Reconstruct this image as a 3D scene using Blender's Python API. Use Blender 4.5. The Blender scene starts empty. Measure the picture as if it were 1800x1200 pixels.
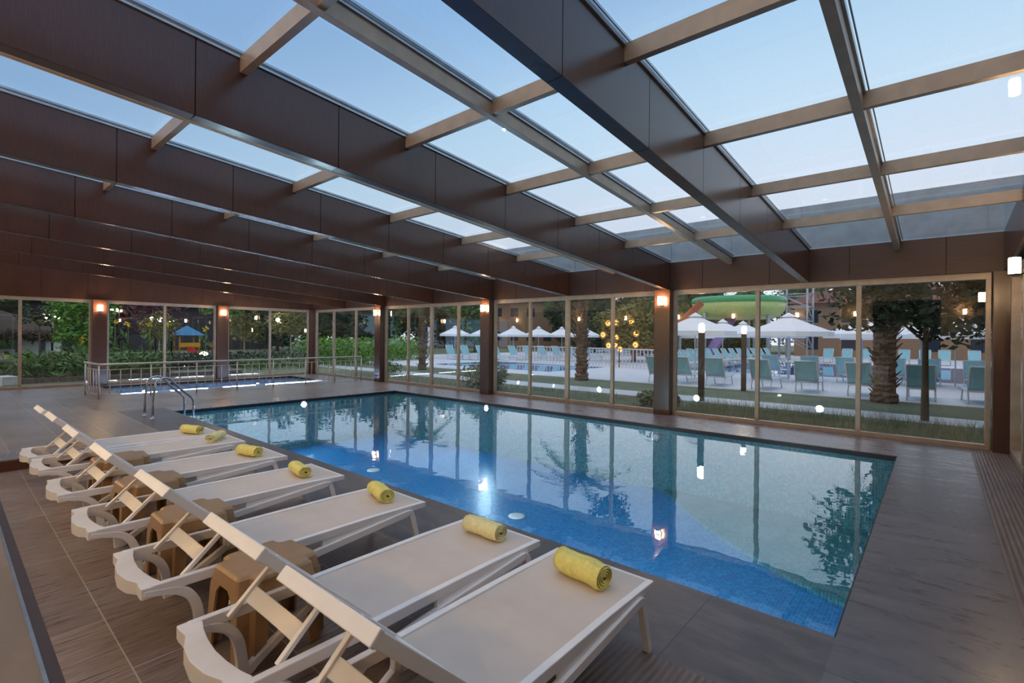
import bpy, math, random
import numpy as np
from mathutils import Vector, Matrix
random.seed(7); rng=np.random.default_rng(7)
C=bpy.context.scene.collection
PI=math.pi
def L(c): c=c/255.; return c/12.92 if c<=.04045 else ((c+.055)/1.055)**2.4
def col(r,g,b): return (L(r),L(g),L(b),1)
OW='first second third fourth fifth sixth seventh eighth ninth tenth eleventh twelfth thirteenth fourteenth fifteenth sixteenth seventeenth eighteenth nineteenth twentieth'.split()
# ------------------------------------------------------------------ camera
cd=bpy.data.cameras.new('camera'); cam=bpy.data.objects.new('camera',cd); C.objects.link(cam)
FPX=866.55; yaw=math.radians(40.751); roll=math.radians(.522)
cd.sensor_fit='HORIZONTAL'; cd.sensor_width=36; cd.lens=36*FPX/1800; cd.shift_y=-(600-591.05)/1800
cd.clip_start=.05; cd.clip_end=500
Rv=Vector((math.cos(yaw),math.sin(yaw),0)); Fv=Vector((-math.sin(yaw),math.cos(yaw),0)); Uv=Vector((0,0,1))
xa=math.cos(roll)*Rv+math.sin(roll)*Uv; ya=-math.sin(roll)*Rv+math.cos(roll)*Uv; za=-Fv
m=Matrix((xa,ya,za)).transposed().to_4x4(); m.translation=Vector((0,0,1.6)); cam.matrix_world=m
bpy.context.scene.camera=cam
S=bpy.context.scene
S.view_settings.view_transform='Standard'; S.view_settings.look='None'; S.view_settings.gamma=1; S.view_settings.use_curve_mapping=False
S.view_settings.exposure=0.62
S.cycles.max_bounces=10; S.cycles.transparent_max_bounces=24; S.cycles.diffuse_bounces=5; S.cycles.glossy_bounces=5
S.cycles.caustics_reflective=False; S.cycles.caustics_refractive=False; S.cycles.sample_clamp_indirect=6
# ------------------------------------------------------------------ dusk sky
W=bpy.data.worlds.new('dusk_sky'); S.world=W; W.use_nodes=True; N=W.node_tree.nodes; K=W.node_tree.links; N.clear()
def nd(t,**k):
    n=N.new(t)
    for a,b in k.items(): setattr(n,a,b)
    return n
tc=nd('ShaderNodeTexCoord'); sx=nd('ShaderNodeSeparateXYZ'); K.new(tc.outputs['Generated'],sx.inputs[0])
m1=nd('ShaderNodeMath',operation='MULTIPLY'); K.new(sx.outputs['Y'],m1.inputs[0]); m1.inputs[1].default_value=.55
m2=nd('ShaderNodeMath',operation='MULTIPLY_ADD'); K.new(sx.outputs['Z'],m2.inputs[0]); m2.inputs[1].default_value=-1.4; m2.inputs[2].default_value=.7
m3=nd('ShaderNodeMath',operation='ADD'); K.new(m1.outputs[0],m3.inputs[0]); K.new(m2.outputs[0],m3.inputs[1])
mr=nd('ShaderNodeMapRange'); K.new(m3.outputs[0],mr.inputs[0]); mr.inputs[1].default_value=-.7; mr.inputs[2].default_value=1.1
cr=nd('ShaderNodeValToRGB'); K.new(mr.outputs[0],cr.inputs[0])
e=cr.color_ramp.elements; stops=[(0,(232,236,242)),(.30,(196,210,232)),(.46,(128,164,206)),(.52,(134,170,208)),(.57,(146,180,214)),(.64,(166,198,226)),(.72,(184,212,233)),(.87,(214,226,242)),(1,(226,232,242))]  # first stops, overhead and out of view, whitened to add neutral light
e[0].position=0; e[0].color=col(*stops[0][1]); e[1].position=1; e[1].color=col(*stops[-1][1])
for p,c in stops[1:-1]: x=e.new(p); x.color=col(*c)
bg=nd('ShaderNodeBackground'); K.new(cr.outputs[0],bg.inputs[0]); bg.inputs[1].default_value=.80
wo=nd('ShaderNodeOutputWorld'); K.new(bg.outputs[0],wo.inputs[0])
# ------------------------------------------------------------------ materials
def mat(name,base,rough=.5,metal=0,spec=.5,emit=None,es=0,build=None):
    M=bpy.data.materials.new(name); M.use_nodes=True; T=M.node_tree; b=T.nodes['Principled BSDF']
    b.inputs['Base Color'].default_value=base; b.inputs['Roughness'].default_value=rough; b.inputs['Metallic'].default_value=metal
    b.inputs['Specular IOR Level'].default_value=spec
    if emit: b.inputs['Emission Color'].default_value=emit; b.inputs['Emission Strength'].default_value=es
    if build: build(T,b)
    return M
def coords(T,scale,rot=(0,0,0),loc=(0,0,0)):
    t=T.nodes.new('ShaderNodeTexCoord'); mp=T.nodes.new('ShaderNodeMapping'); T.links.new(t.outputs['Object'],mp.inputs[0])
    mp.inputs['Scale'].default_value=scale; mp.inputs['Rotation'].default_value=rot; mp.inputs['Location'].default_value=loc; return mp.outputs[0]
def noise(T,vec,scale,detail=4,rough=.6):
    n=T.nodes.new('ShaderNodeTexNoise'); T.links.new(vec,n.inputs['Vector']); n.inputs['Scale'].default_value=scale; n.inputs['Detail'].default_value=detail; n.inputs['Roughness'].default_value=rough; return n.outputs['Fac']
def ramp(T,fac,stops):
    r=T.nodes.new('ShaderNodeValToRGB'); T.links.new(fac,r.inputs[0]); e=r.color_ramp.elements
    e[0].position,e[0].color=stops[0]; e[1].position,e[1].color=stops[-1]
    for p,c in stops[1:-1]: e.new(p).color=c
    return r.outputs[0]
def mix(T,f,a,b,mode='MIX'):
    m=T.nodes.new('ShaderNodeMix'); m.data_type='RGBA'; m.blend_type=mode
    for i,v in ((0,f),(6,a),(7,b)):
        if hasattr(v,'is_output') or hasattr(v,'links'): T.links.new(v,m.inputs[i])
        else: m.inputs[i].default_value=v
    return m.outputs[2]
def bump(T,b,h,s,d=.01):
    n=T.nodes.new('ShaderNodeBump'); n.inputs['Strength'].default_value=s; n.inputs['Distance'].default_value=d; T.links.new(h,n.inputs['Height']); T.links.new(n.outputs[0],b.inputs['Normal'])
def brick(T,vec,w,h,mortar,off,c1,c2,cm,smooth=.1):
    n=T.nodes.new('ShaderNodeTexBrick'); T.links.new(vec,n.inputs['Vector']); n.offset=off; n.squash=1
    n.inputs['Scale'].default_value=1; n.inputs['Brick Width'].default_value=w; n.inputs['Row Height'].default_value=h; n.inputs['Mortar Size'].default_value=mortar; n.inputs['Mortar Smooth'].default_value=smooth
    n.inputs['Color1'].default_value=c1; n.inputs['Color2'].default_value=c2; n.inputs['Mortar'].default_value=cm; n.inputs['Bias'].default_value=0
    return n
def simple(name,rgb,rough=.5,metal=0,spec=.5,var=.12,sc=6,bmp=0):
    def bd(T,b):
        v=coords(T,(1,1,1)); f=noise(T,v,sc); c=col(*rgb)
        o=ramp(T,f,[(.3,tuple(x*(1-var) for x in c[:3])+(1,)),(.7,tuple(min(1,x*(1+var)) for x in c[:3])+(1,))]); T.links.new(o,b.inputs['Base Color'])
        if bmp: bump(T,b,f,bmp)
    return mat(name,col(*rgb),rough,metal,spec,build=bd)
def wood_b(T,b):
    v=coords(T,(30,30,1.2)); f=noise(T,v,5,5,.7); v2=coords(T,(1,1,.35)); f2=noise(T,v2,1.5)
    o=ramp(T,f,[(.25,col(60,36,28)),(.55,col(80,50,38)),(.8,col(100,65,50))]); o2=mix(T,.35,o,ramp(T,f2,[(.3,col(58,33,26)),(.7,col(92,60,47))])); T.links.new(o2,b.inputs['Base Color']); bump(T,b,f,.06,.004)
M_wood=mat('wood_laminate',col(90,55,40),.24,0,.75,build=wood_b)
def wood_h(T,b):
    v=coords(T,(.8,30,30)); f=noise(T,v,5,5,.7)
    o=ramp(T,f,[(.25,col(58,37,29)),(.8,col(84,56,44))]); T.links.new(o,b.inputs['Base Color']); bump(T,b,f,.06,.004)
M_woodh=mat('wood_laminate_horizontal',col(90,55,40),.4,0,.5,build=wood_h)
M_core=simple('beam_core',(30,20,18),.6)
M_flange=simple('beam_underside',(78,66,66),.25,.5)
M_frame=simple('taupe_aluminium',(176,156,136),.35,.25)
M_alu=simple('bright_aluminium',(190,195,200),.25,.8)
M_steel=simple('stainless_steel',(200,200,205),.18,1)
M_railm=simple('railing_steel',(205,198,190),.3,.6)
M_dark=simple('dark_metal',(40,36,34),.4,.5)
M_white=simple('white_plastic',(246,245,248),.34,0,.5,.04)
M_whitemetal=simple('white_metal',(215,215,220),.4,.1,.5,.04)
M_brown=simple('brown_plastic',(166,134,98),.35,0,.5,.08,9)
M_stucco=simple('cream_stucco',(214,186,140),.85,0,.3,.08,8,.2)
M_black=simple('gutter_black',(14,16,18),.4)
M_riser=simple('dark_red_tile',(84,44,34),.5)
M_parapet=simple('grey_blue_panel',(156,166,172),.5,.2)
def sling_b(T,b):
    v=coords(T,(1,1,1)); w=T.nodes.new('ShaderNodeTexWave'); T.links.new(coords(T,(1,1,1)),w.inputs[0]); w.inputs['Scale'].default_value=120
    f=noise(T,v,3); o=ramp(T,f,[(.3,col(208,197,190)),(.7,col(220,209,202))]); T.links.new(o,b.inputs['Base Color']); bump(T,b,w.outputs['Fac'],.08,.001)
M_sling=mat('beige_sling_fabric',col(200,186,178),.75,build=sling_b)
def tile_b(T,b):
    v=coords(T,(1,1,1),loc=(.5,-.04,0)); bk=brick(T,v,1.2,.57,.0035,.5,(1,1,1,1),(.0,.0,.0,1),(0,0,0,1))
    g=coords(T,(24,1.7,24)); f=noise(T,g,2.2,8,.72); big=noise(T,coords(T,(.7,.7,.7)),1.3,3)
    wood=ramp(T,f,[(.30,col(80,63,54)),(.45,col(110,91,80)),(.55,col(136,117,105)),(.70,col(174,157,144))])
    tone=mix(T,.16,wood,bk.outputs['Color'],'OVERLAY'); tone=mix(T,.22,tone,ramp(T,big,[(.3,col(100,84,76)),(.7,col(176,160,150))]))
    o=mix(T,bk.outputs['Fac'],tone,col(176,164,152)); T.links.new(o,b.inputs['Base Color'])
    rr=T.nodes.new('ShaderNodeMapRange'); T.links.new(f,rr.inputs[0]); rr.inputs[1].default_value=.3; rr.inputs[2].default_value=.7; rr.inputs[3].default_value=.2; rr.inputs[4].default_value=.5; T.links.new(rr.outputs[0],b.inputs['Roughness']); bump(T,b,f,.15,.004)
M_tile=mat('wood_look_tile',col(134,114,102),.4,build=tile_b)
def stone(name,c1,c2,c3,w,h,loc=(0,0,0),rot=0,rough=(.3,.5),cm=(70,64,62)):
    def bd(T,b):
        v=coords(T,(1,1,1),(0,0,rot),loc); bk=brick(T,v,w,h,.003,.0,(1,1,1,1),(.2,.2,.2,1),(0,0,0,1))
        f=noise(T,coords(T,(1,3.2,1)),2.6,9,.7); o=ramp(T,f,[(.24,col(*c1)),(.5,col(*c2)),(.76,col(*c3))]); o=mix(T,.12,o,bk.outputs['Color'],'OVERLAY')
        o=mix(T,bk.outputs['Fac'],o,col(*cm)); T.links.new(o,b.inputs['Base Color'])
        rr=T.nodes.new('ShaderNodeMapRange'); T.links.new(f,rr.inputs[0]); rr.inputs[1].default_value=.3; rr.inputs[2].default_value=.7; rr.inputs[3].default_value=rough[0]; rr.inputs[4].default_value=rough[1]; T.links.new(rr.outputs[0],b.inputs['Roughness']); bump(T,b,f,.05,.003)
    return mat(name,col(*c2),.4,build=bd)
M_cope=stone('grey_stone_coping',(70,65,66),(94,88,89),(122,115,114),.66,10,(.39,5,0))
M_copeR=stone('grey_stone_coping_side',(90,84,87),(105,99,102),(124,118,120),10,1.45,(5,.1,0),0,(.2,.42))
M_copeF=stone('plum_stone_paving',(100,88,88),(122,108,109),(146,132,133),.75,.72,(.2,.1,0),0,(.2,.4))
def rib_b(T,b):
    w=T.nodes.new('ShaderNodeTexWave'); T.links.new(coords(T,(1,1,1)),w.inputs[0]); w.inputs['Scale'].default_value=9; w.bands_direction='X'; w.inputs['Distortion'].default_value=.6; w.inputs['Detail Scale'].default_value=.3
    f=noise(T,coords(T,(10,1.5,10)),2,6,.7); o=ramp(T,f,[(.3,col(106,88,82)),(.7,col(140,120,112))]); o=mix(T,.35,o,w.outputs['Color'],'MULTIPLY'); T.links.new(o,b.inputs['Base Color']); bump(T,b,w.outputs['Fac'],.5,.006)
M_rib=mat('ribbed_tile',col(120,104,98),.45,build=rib_b)
M_beige=stone('beige_floor_tile',(124,112,102),(134,121,110),(144,131,119),1.2,.6,(0,.2,0),0,(.4,.5),(140,128,116))
M_band=simple('dark_tile_band',(66,56,58),.4)
def mosaic(name,a,b_,g,s=.04):
    def bd(T,b):
        v=coords(T,(1,1,1)); t=T.nodes.new('ShaderNodeTexVoronoi'); t.feature='F1'; t.distance='CHEBYCHEV'; t.inputs['Randomness'].default_value=0; t.inputs['Scale'].default_value=1/s; T.links.new(v,t.inputs[0])
        sx=T.nodes.new('ShaderNodeSeparateColor'); T.links.new(t.outputs['Color'],sx.inputs[0])
        o=ramp(T,sx.outputs[0],[(.0,col(*a)),(.6,col(*[(p+q)/2 for p,q in zip(a,b_)])),(1,col(*b_))])
        d=ramp(T,t.outputs['Distance'],[(.44,(0,0,0,1)),(.48,(1,1,1,1))]); o=mix(T,d,o,col(*g)); T.links.new(o,b.inputs['Base Color'])
    return mat(name,col(*a),.35,build=bd)
M_blue=mosaic('blue_glass_mosaic',(10,104,188),(34,150,216),(84,176,214),.035)
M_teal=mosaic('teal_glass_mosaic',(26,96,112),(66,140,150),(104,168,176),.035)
M_baby=mosaic('pale_blue_mosaic',(150,190,240),(190,218,248),(215,230,248))
def glassmat(name,tint,ior=1.5,haze=0,hc=(200,205,210)):
    M=bpy.data.materials.new(name); M.use_nodes=True; T=M.node_tree; T.nodes.clear()
    o=T.nodes.new('ShaderNodeOutputMaterial'); tr=T.nodes.new('ShaderNodeBsdfTransparent'); tr.inputs[0].default_value=tint
    gl=T.nodes.new('ShaderNodeBsdfGlossy'); gl.inputs['Roughness'].default_value=0; gl.inputs[0].default_value=(1,1,1,1)
    fr=T.nodes.new('ShaderNodeFresnel'); ge=T.nodes.new('ShaderNodeNewGeometry'); mi=T.nodes.new('ShaderNodeMapRange'); T.links.new(ge.outputs['Backfacing'],mi.inputs[0]); mi.inputs[3].default_value=ior; mi.inputs[4].default_value=1/ior; T.links.new(mi.outputs[0],fr.inputs[0]); mx=T.nodes.new('ShaderNodeMixShader'); T.links.new(fr.outputs[0],mx.inputs[0]); T.links.new(tr.outputs[0],mx.inputs[1]); T.links.new(gl.outputs[0],mx.inputs[2]); out=mx.outputs[0]
    if haze:
        tl=T.nodes.new('ShaderNodeBsdfTranslucent'); tl.inputs[0].default_value=col(*hc)
        nz=noise(T,coords(T,(1,1,1)),70,2,.5); rp=ramp(T,nz,[(.55,(haze,)*3+(1,)),(.72,(haze*5,)*3+(1,))])
        m2=T.nodes.new('ShaderNodeMixShader'); T.links.new(rp,m2.inputs[0]); T.links.new(out,m2.inputs[1]); T.links.new(tl.outputs[0],m2.inputs[2]); out=m2.outputs[0]
    T.links.new(out,o.inputs[0]); return M
M_glass=glassmat('wall_glass',(.97,.985,.985,1),1.95)
M_roofglass=glassmat('roof_glass',(.96,.98,1,1),1.5,.02)
M_water=glassmat('pool_water',(.84,.97,1,1),2.0)
def wbump(M,sc,st):
    T=M.node_tree; n=T.nodes.new('ShaderNodeBump'); n.inputs['Strength'].default_value=st; n.inputs['Distance'].default_value=.02
    v=coords(T,(1,1,1)); T.links.new(noise(T,v,sc,2,.5),n.inputs['Height'])
    for x in T.nodes:
        if x.type in('BSDF_GLOSSY','FRESNEL'): T.links.new(n.outputs[0],x.inputs['Normal'])
M_water2=glassmat('paddling_pool_water',(.85,.94,1,1),1.14)
wbump(M_water,2.6,.10)
def lamp(name,rgb,s): return mat(name,col(*rgb),.4,emit=col(*rgb),es=s)
M_lamp=lamp('warm_lamp_glass',(255,214,160),75)
M_lampS=lamp('warm_lamp_and_fill_glass',(255,214,160),210)
M_lampout=lamp('garden_lamp_globe',(255,236,205),24)
M_pooll=lamp('pool_lamp_lens',(205,240,255),420)
M_babyl=lamp('paddling_pool_lamp_lens',(205,222,255),110)
M_down=lamp('fill_downlight_lens',(255,216,165),110)
M_tiny=lamp('small_ground_lamp',(240,240,255),14)
M_towel=simple('yellow_towel',(244,232,140),.95,0,.1,.10,30,.5)
M_towel2=simple('pale_yellow_towel',(244,236,178),.95,0,.1,.10,30,.5)
def grass_b(T,b):
    f=noise(T,coords(T,(1,1,1)),9,8,.8); f2=noise(T,coords(T,(1,1,1)),.6,3); o=ramp(T,f,[(.3,col(84,96,72)),(.7,col(140,148,118))]); o=mix(T,.3,o,ramp(T,f2,[(.3,col(92,104,80)),(.7,col(150,150,124))])); T.links.new(o,b.inputs['Base Color']); bump(T,b,f,.8,.05)
M_grass=mat('lawn',col(80,92,66),.9,build=grass_b)
M_path=stone('pale_path_stone',(188,190,196),(208,210,216),(222,224,230),.5,.4)
M_deckout=stone('pale_deck_paving',(208,210,218),(220,222,230),(232,233,240),.6,.6,(0,0,0),0,(.5,.7),(160,166,178))
M_outwater=glassmat('outdoor_water',(.75,.92,1,1),1.33)
M_outblue=simple('outdoor_pool_lining',(50,120,190),.5)
M_outlight=simple('kids_pool_lining',(130,180,225),.5)
M_canvas=simple('white_canvas',(244,244,248),.8,0,.2,.03)
M_turq=simple('turquoise_sling',(150,202,214),.7,0,.2,.08)
M_turq2=simple('blue_sling',(96,168,212),.7,0,.2,.08)
def leafm(name,a,b_):
    def bd(T,b): 
        f=noise(T,coords(T,(1,1,1)),3,5,.7); T.links.new(ramp(T,f,[(.3,col(*a)),(.7,col(*b_))]),b.inputs['Base Color'])
    return mat(name,col(*a),.6,build=bd)
M_leafdark=leafm('dark_foliage',(38,52,38),(66,84,58)); M_leaf=leafm('green_foliage',(66,96,44),(112,144,70)); M_leafy=leafm('olive_foliage',(94,96,50),(140,134,76))
M_leafbr=leafm('bright_foliage',(86,132,44),(130,172,70)); M_leafred=leafm('red_leaf_foliage',(80,40,50),(120,60,66)); M_reed=leafm('pale_grass_blades',(124,134,104),(170,172,138))
M_bark=simple('bark',(118,104,92),.9,0,.2,.3,20,.6); M_barkl=simple('pale_bark',(160,150,138),.9,0,.2,.2,12,.3); M_palm=simple('palm_bark',(128,106,92),.95,0,.2,.35,18,.8)
M_thatch=simple('thatch',(92,80,74),.95,0,.1,.4,30,1)
M_yellow=simple('yellow_petals',(230,200,40),.7); M_hut=simple('white_hut_wall',(222,226,236),.8); M_redroof=simple('red_brown_roof',(112,62,54),.7); M_bldg=simple('tan_building',(150,120,96),.8); M_bldw=simple('white_building',(160,165,180),.8); M_win=simple('dark_window',(40,46,58),.2)
M_sgreen=simple('green_slide',(70,170,110),.3); M_syel=simple('yellow_green_slide',(190,204,120),.3); M_spur=simple('purple_slide',(140,120,180),.3); M_sor=simple('orange_slide',(214,110,70),.3); M_steelp=simple('painted_support_steel',(170,176,186),.4,.3)
M_playb=simple('blue_play_roof',(30,130,180),.4); M_playy=simple('yellow_play_panel',(226,176,40),.4); M_playr=simple('red_play_panel',(190,50,50),.4); M_postw=simple('post_wood',(92,74,62),.7)
# ------------------------------------------------------------------ mesh helpers
class MB:
    def __init__(s): s.v=[];s.f=[];s.s=[];s.m=[]
    def add(s,v,f,sm=False,mi=0):
        k=len(s.v); s.v+= [tuple(p) for p in v]; s.f+=[tuple(i+k for i in q) for q in f]; s.s+=[sm]*len(f); s.m+=[mi]*len(f); return s
    def box(s,x0,x1,y0,y1,z0,z1,mi=0):
        v=[(x,y,z) for z in (z0,z1) for y in (y0,y1) for x in (x0,x1)]
        return s.add(v,[(0,2,3,1),(4,5,7,6),(0,1,5,4),(2,6,7,3),(0,4,6,2),(1,3,7,5)],False,mi)
    def hexa(s,b,t,mi=0):   # two quads bottom/top
        return s.add(list(b)+list(t),[(3,2,1,0),(4,5,6,7),(0,1,5,4),(1,2,6,5),(2,3,7,6),(3,0,4,7)],False,mi)
    def prism(s,poly,a,b,axis='z',sm=False,mi=0):
        n=len(poly)
        def P(p,t): return {'z':(p[0],p[1],t),'x':(t,p[0],p[1]),'y':(p[0],t,p[1])}[axis]
        v=[P(p,a) for p in poly]+[P(p,b) for p in poly]
        s.add(v,[tuple(range(n-1,-1,-1)),tuple(range(n,2*n))],False,mi)
        k=len(s.v)-2*n
        for i in range(n): s.f.append((k+i,k+(i+1)%n,k+n+(i+1)%n,k+n+i)); s.s.append(sm); s.m.append(mi)
        return s
    def ribbon(s,path,w,x0,x1,axis='x',sm=False,mi=0):   # path in (y,z); strip of width w, extruded from x0 to x1
        n=len(path); up=[];dn=[]
        ws=w if hasattr(w,'__len__') else [w]*n
        for i,p in enumerate(path):
            a=path[max(i-1,0)]; b=path[min(i+1,n-1)]; d=np.array([b[0]-a[0],b[1]-a[1]],float); d/=np.hypot(*d)+1e-9; nn=(-d[1],d[0]); q=ws[i]/2
            up.append((p[0]+nn[0]*q,p[1]+nn[1]*q)); dn.append((p[0]-nn[0]*q,p[1]-nn[1]*q))
        def P(p,t): return (t,p[0],p[1]) if axis=='x' else ((p[0],t,p[1]) if axis=='y' else (p[0],p[1],t))
        v=[P(p,x0) for p in up]+[P(p,x0) for p in dn]+[P(p,x1) for p in up]+[P(p,x1) for p in dn]
        f=[]
        for i in range(n-1):
            f+=[(i,i+1,n+i+1,n+i),(2*n+i,3*n+i,3*n+i+1,2*n+i+1),(i,2*n+i,2*n+i+1,i+1),(n+i,n+i+1,3*n+i+1,3*n+i)]
        f+=[(0,n,3*n,2*n),(n-1,3*n-1,4*n-1,2*n-1)]
        return s.add(v,f,sm,mi)
    def tube(s,pts,r,n=8,cap=True,mi=0):
        pts=[Vector(p) for p in pts]; rs=r if hasattr(r,'__len__') else [r]*len(pts); v=[];f=[]
        ref=None
        for i,p in enumerate(pts):
            d=(pts[min(i+1,len(pts)-1)]-pts[max(i-1,0)]).normalized()
            if ref is None: ref=Vector((0,0,1)) if abs(d.z)<.9 else Vector((1,0,0))
            u=d.cross(ref).normalized(); w=u.cross(d).normalized(); ref=w
            for k in range(n):
                a=2*PI*k/n; v.append(p+(u*math.cos(a)+w*math.sin(a))*rs[i])
        for i in range(len(pts)-1):
            for k in range(n): f.append((i*n+k,i*n+(k+1)%n,(i+1)*n+(k+1)%n,(i+1)*n+k))
        s.add(v,f,True,mi)
        if cap:
            k=len(s.v)-len(v); s.f+=[tuple(k+j for j in range(n-1,-1,-1)),tuple(k+len(v)-n+j for j in range(n))]; s.s+=[False]*2; s.m+=[mi]*2
        return s
    def lathe(s,prof,c=(0,0,0),n=20,sm=True,mi=0):
        v=[];f=[]
        for r,z in prof:
            for k in range(n): a=2*PI*k/n; v.append((c[0]+r*math.cos(a),c[1]+r*math.sin(a),c[2]+z))
        for i in range(len(prof)-1):
            for k in range(n): f.append((i*n+k,i*n+(k+1)%n,(i+1)*n+(k+1)%n,(i+1)*n+k))
        s.add(v,f,sm,mi); k=len(s.v)-len(v)
        s.f+=[tuple(k+j for j in range(n-1,-1,-1)),tuple(k+len(v)-n+j for j in range(n))]; s.s+=[False]*2; s.m+=[mi]*2
        return s
def obj(name,mb,mt,parent=None,loc=(0,0,0),rz=0,bev=0):
    me=bpy.data.meshes.new(name); me.from_pydata(mb.v,[],mb.f)
    me.polygons.foreach_set('use_smooth',mb.s)
    ms=mt if isinstance(mt,(list,tuple)) else [mt]
    for x in ms: me.materials.append(x)
    if len(ms)>1: me.polygons.foreach_set('material_index',mb.m)
    me.update(); o=bpy.data.objects.new(name,me); C.objects.link(o); o.location=loc; o.rotation_euler=(0,0,rz)
    if parent: o.parent=parent
    if bev:
        b=o.modifiers.new('bevel','BEVEL'); b.width=bev; b.segments=2; b.limit_method='ANGLE'; b.angle_limit=math.radians(40)
    return o
def tag(o,label,cat,group=None,kind=None):
    o['label']=label; o['category']=cat
    if group: o['group']=group
    if kind: o['kind']=kind
    return o
def struct(name,mb,mt,parent=None,bev=0,label=None):
    o=obj(name,mb,mt,parent,bev=bev)
    if parent is None: o['kind']='structure'
    if label: o['label']=label
    return o
def thing(name,label,cat,loc=(0,0,0),rz=0,group=None,kind=None):
    o=bpy.data.objects.new(name,None); C.objects.link(o); o.location=loc; o.rotation_euler=(0,0,rz); o.empty_display_size=.1
    if kind=='structure': o['kind']=kind; o['label']=label
    else: tag(o,label,cat,group,kind)
    return o
def dup(root,loc,rz=0,label=None):
    kids=[x for x in root.children]; r=root.copy(); C.objects.link(r); r.location=loc; r.rotation_euler=(0,0,rz)
    if label: r['label']=label
    for ch in kids:
        c=ch.copy(); C.objects.link(c); c.parent=r
        for g in ch.children:
            d=g.copy(); C.objects.link(d); d.parent=c
    return r
# ------------------------------------------------------------------ shell: floors
PX0,PX1,PY0,PY1=-11.9,-.4,3.15,8.62
BX0,BX1,BY0,BY1=-18.85,-16.0,3.1,8.85
XW,XE,YN=-19.42,.78,10.04
def slab(name,rects,mt,z=0,label=None,th=.12):
    b=MB()
    for x0,x1,y0,y1 in rects: b.box(x0,x1,y0,y1,z-th,z)
    return struct(name,b,mt,label=label)
slab('floor',[(XW,XE,.385,2.36),(XW,-12.6,2.36,3.1),(XW,BX0,3.1,BY1),(BX1,-12.6,3.1,BY1),(XW,-12.6,BY1,YN)],M_tile,label='wood-look tile floor of the pool hall')
slab('floor_coping_near',[(-12.6,-.4,2.36,PY0)],M_cope,label='dark grey stone coping between the loungers and the pool')
slab('floor_coping_right',[(-.4,.38,2.36,YN-.02)],M_copeR,label='wide grey stone paving along the right end of the pool')
slab('floor_coping_far',[(-12.6,-.4,PY1,YN),(-12.6,-11.9,PY0,PY1)],M_copeF,label='plum grey paving between pool and glass wall')
slab('floor_ribbed_strip',[(.38,XE+.6,2.36,YN)],M_rib,label='ribbed brown tile strip beside the right glass wall')
slab('floor_ribbed_near',[(-1.35,XE+.6,1.0,2.358)],M_rib,.003,label='ribbed brown tile patch at the foot of the nearest lounger',th=.003)
slab('floor_threshold_band',[(XW,XE,.335,.385)],M_band,label='dark tile band along the doorway')
slab('floor_threshold_strip',[(XW,XE,.318,.335)],M_alu,.004,label='thin metal strip along the doorway',th=.12)
slab('floor_beige',[(XW,XE,-6,.318)],M_beige,label='beige tile floor at the doorway')
slab('floor_edge',[(XE,2.2,-6,2.36)],M_rib)
# low curb at the left
b=MB().box(-8.5,-8.05,-.4,1.9,0,.118); b.box(-8.51,-8.04,-.4,1.9,.118,.135,1)
cu=obj('curb',b,[M_riser,M_copeF]); tag(cu,'low curb with dark red face and grey top, crossing the tile floor behind the farthest loungers','curb')
# ------------------------------------------------------------------ main pool basin
D=-1.2
b=MB(); b.box(PX0-.2,PX1+.2,PY0-.2,PY1+.2,D-.15,D)
struct('pool_basin_floor',b,M_blue,label='blue mosaic floor of the indoor swimming pool')
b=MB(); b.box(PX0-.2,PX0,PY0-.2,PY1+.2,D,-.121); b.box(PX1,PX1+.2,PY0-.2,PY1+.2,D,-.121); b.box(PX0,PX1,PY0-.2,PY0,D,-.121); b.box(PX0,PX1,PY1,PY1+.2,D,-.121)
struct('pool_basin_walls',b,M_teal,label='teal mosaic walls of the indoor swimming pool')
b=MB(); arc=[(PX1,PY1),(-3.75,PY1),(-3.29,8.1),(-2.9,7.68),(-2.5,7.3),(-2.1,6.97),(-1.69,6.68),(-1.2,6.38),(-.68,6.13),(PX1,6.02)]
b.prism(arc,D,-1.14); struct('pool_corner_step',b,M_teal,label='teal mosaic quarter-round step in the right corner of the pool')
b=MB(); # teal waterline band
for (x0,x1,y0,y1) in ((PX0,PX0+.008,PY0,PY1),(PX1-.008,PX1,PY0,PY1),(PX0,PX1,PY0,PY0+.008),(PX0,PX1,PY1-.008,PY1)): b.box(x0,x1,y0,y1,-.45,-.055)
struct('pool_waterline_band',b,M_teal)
b=MB()
for (x0,x1,y0,y1) in ((PX0,PX0+.012,PY0,PY1),(PX1-.012,PX1,PY0,PY1),(PX0,PX1,PY0,PY0+.012),(PX0,PX1,PY1-.012,PY1)): b.box(x0,x1,y0,y1,-.075,-.012)
struct('pool_gutter',b,M_black,label='thin black gutter line under the coping of the pool')
b=MB(); nx,ny=24,12
b.add([(PX0+.01,PY0+.01,-.07),(PX1-.01,PY0+.01,-.07),(PX1-.01,PY1-.01,-.07),(PX0+.01,PY1-.01,-.07)],[(0,1,2,3)])
struct('pool_water',b,M_water,label='still blue water of the indoor swimming pool')
def pool_light(loc,ax,label,mt=M_pooll,r=.065,group='lamps in the pool walls'):
    t=thing('pool_light',label,'pool light',loc,0,group)
    rim=MB().lathe([(r+.03,0),(r+.03,.02),(r,.03),(r,.0)],n=24); ln=MB().lathe([(r,.012),(r*.7,.03),(.001,.035)],n=24)
    for nme,q,mm in (('rim',rim,M_steel),('lens',ln,mt)):
        if ax=='x': q.v=[(p[2],p[1],p[0]) for p in q.v]
        if ax=='-x': q.v=[(-p[2],p[1],p[0]) for p in q.v]
        if ax=='-y': q.v=[(p[0],-p[2],p[1]) for p in q.v]
        if ax=='y': q.v=[(p[0],p[2],p[1]) for p in q.v]
        obj(nme,q,mm,t)
    return t
pool_light((PX0+.01,5.9,-.135),'x','glowing white lamp under water in the far left end wall of the large pool')
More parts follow.
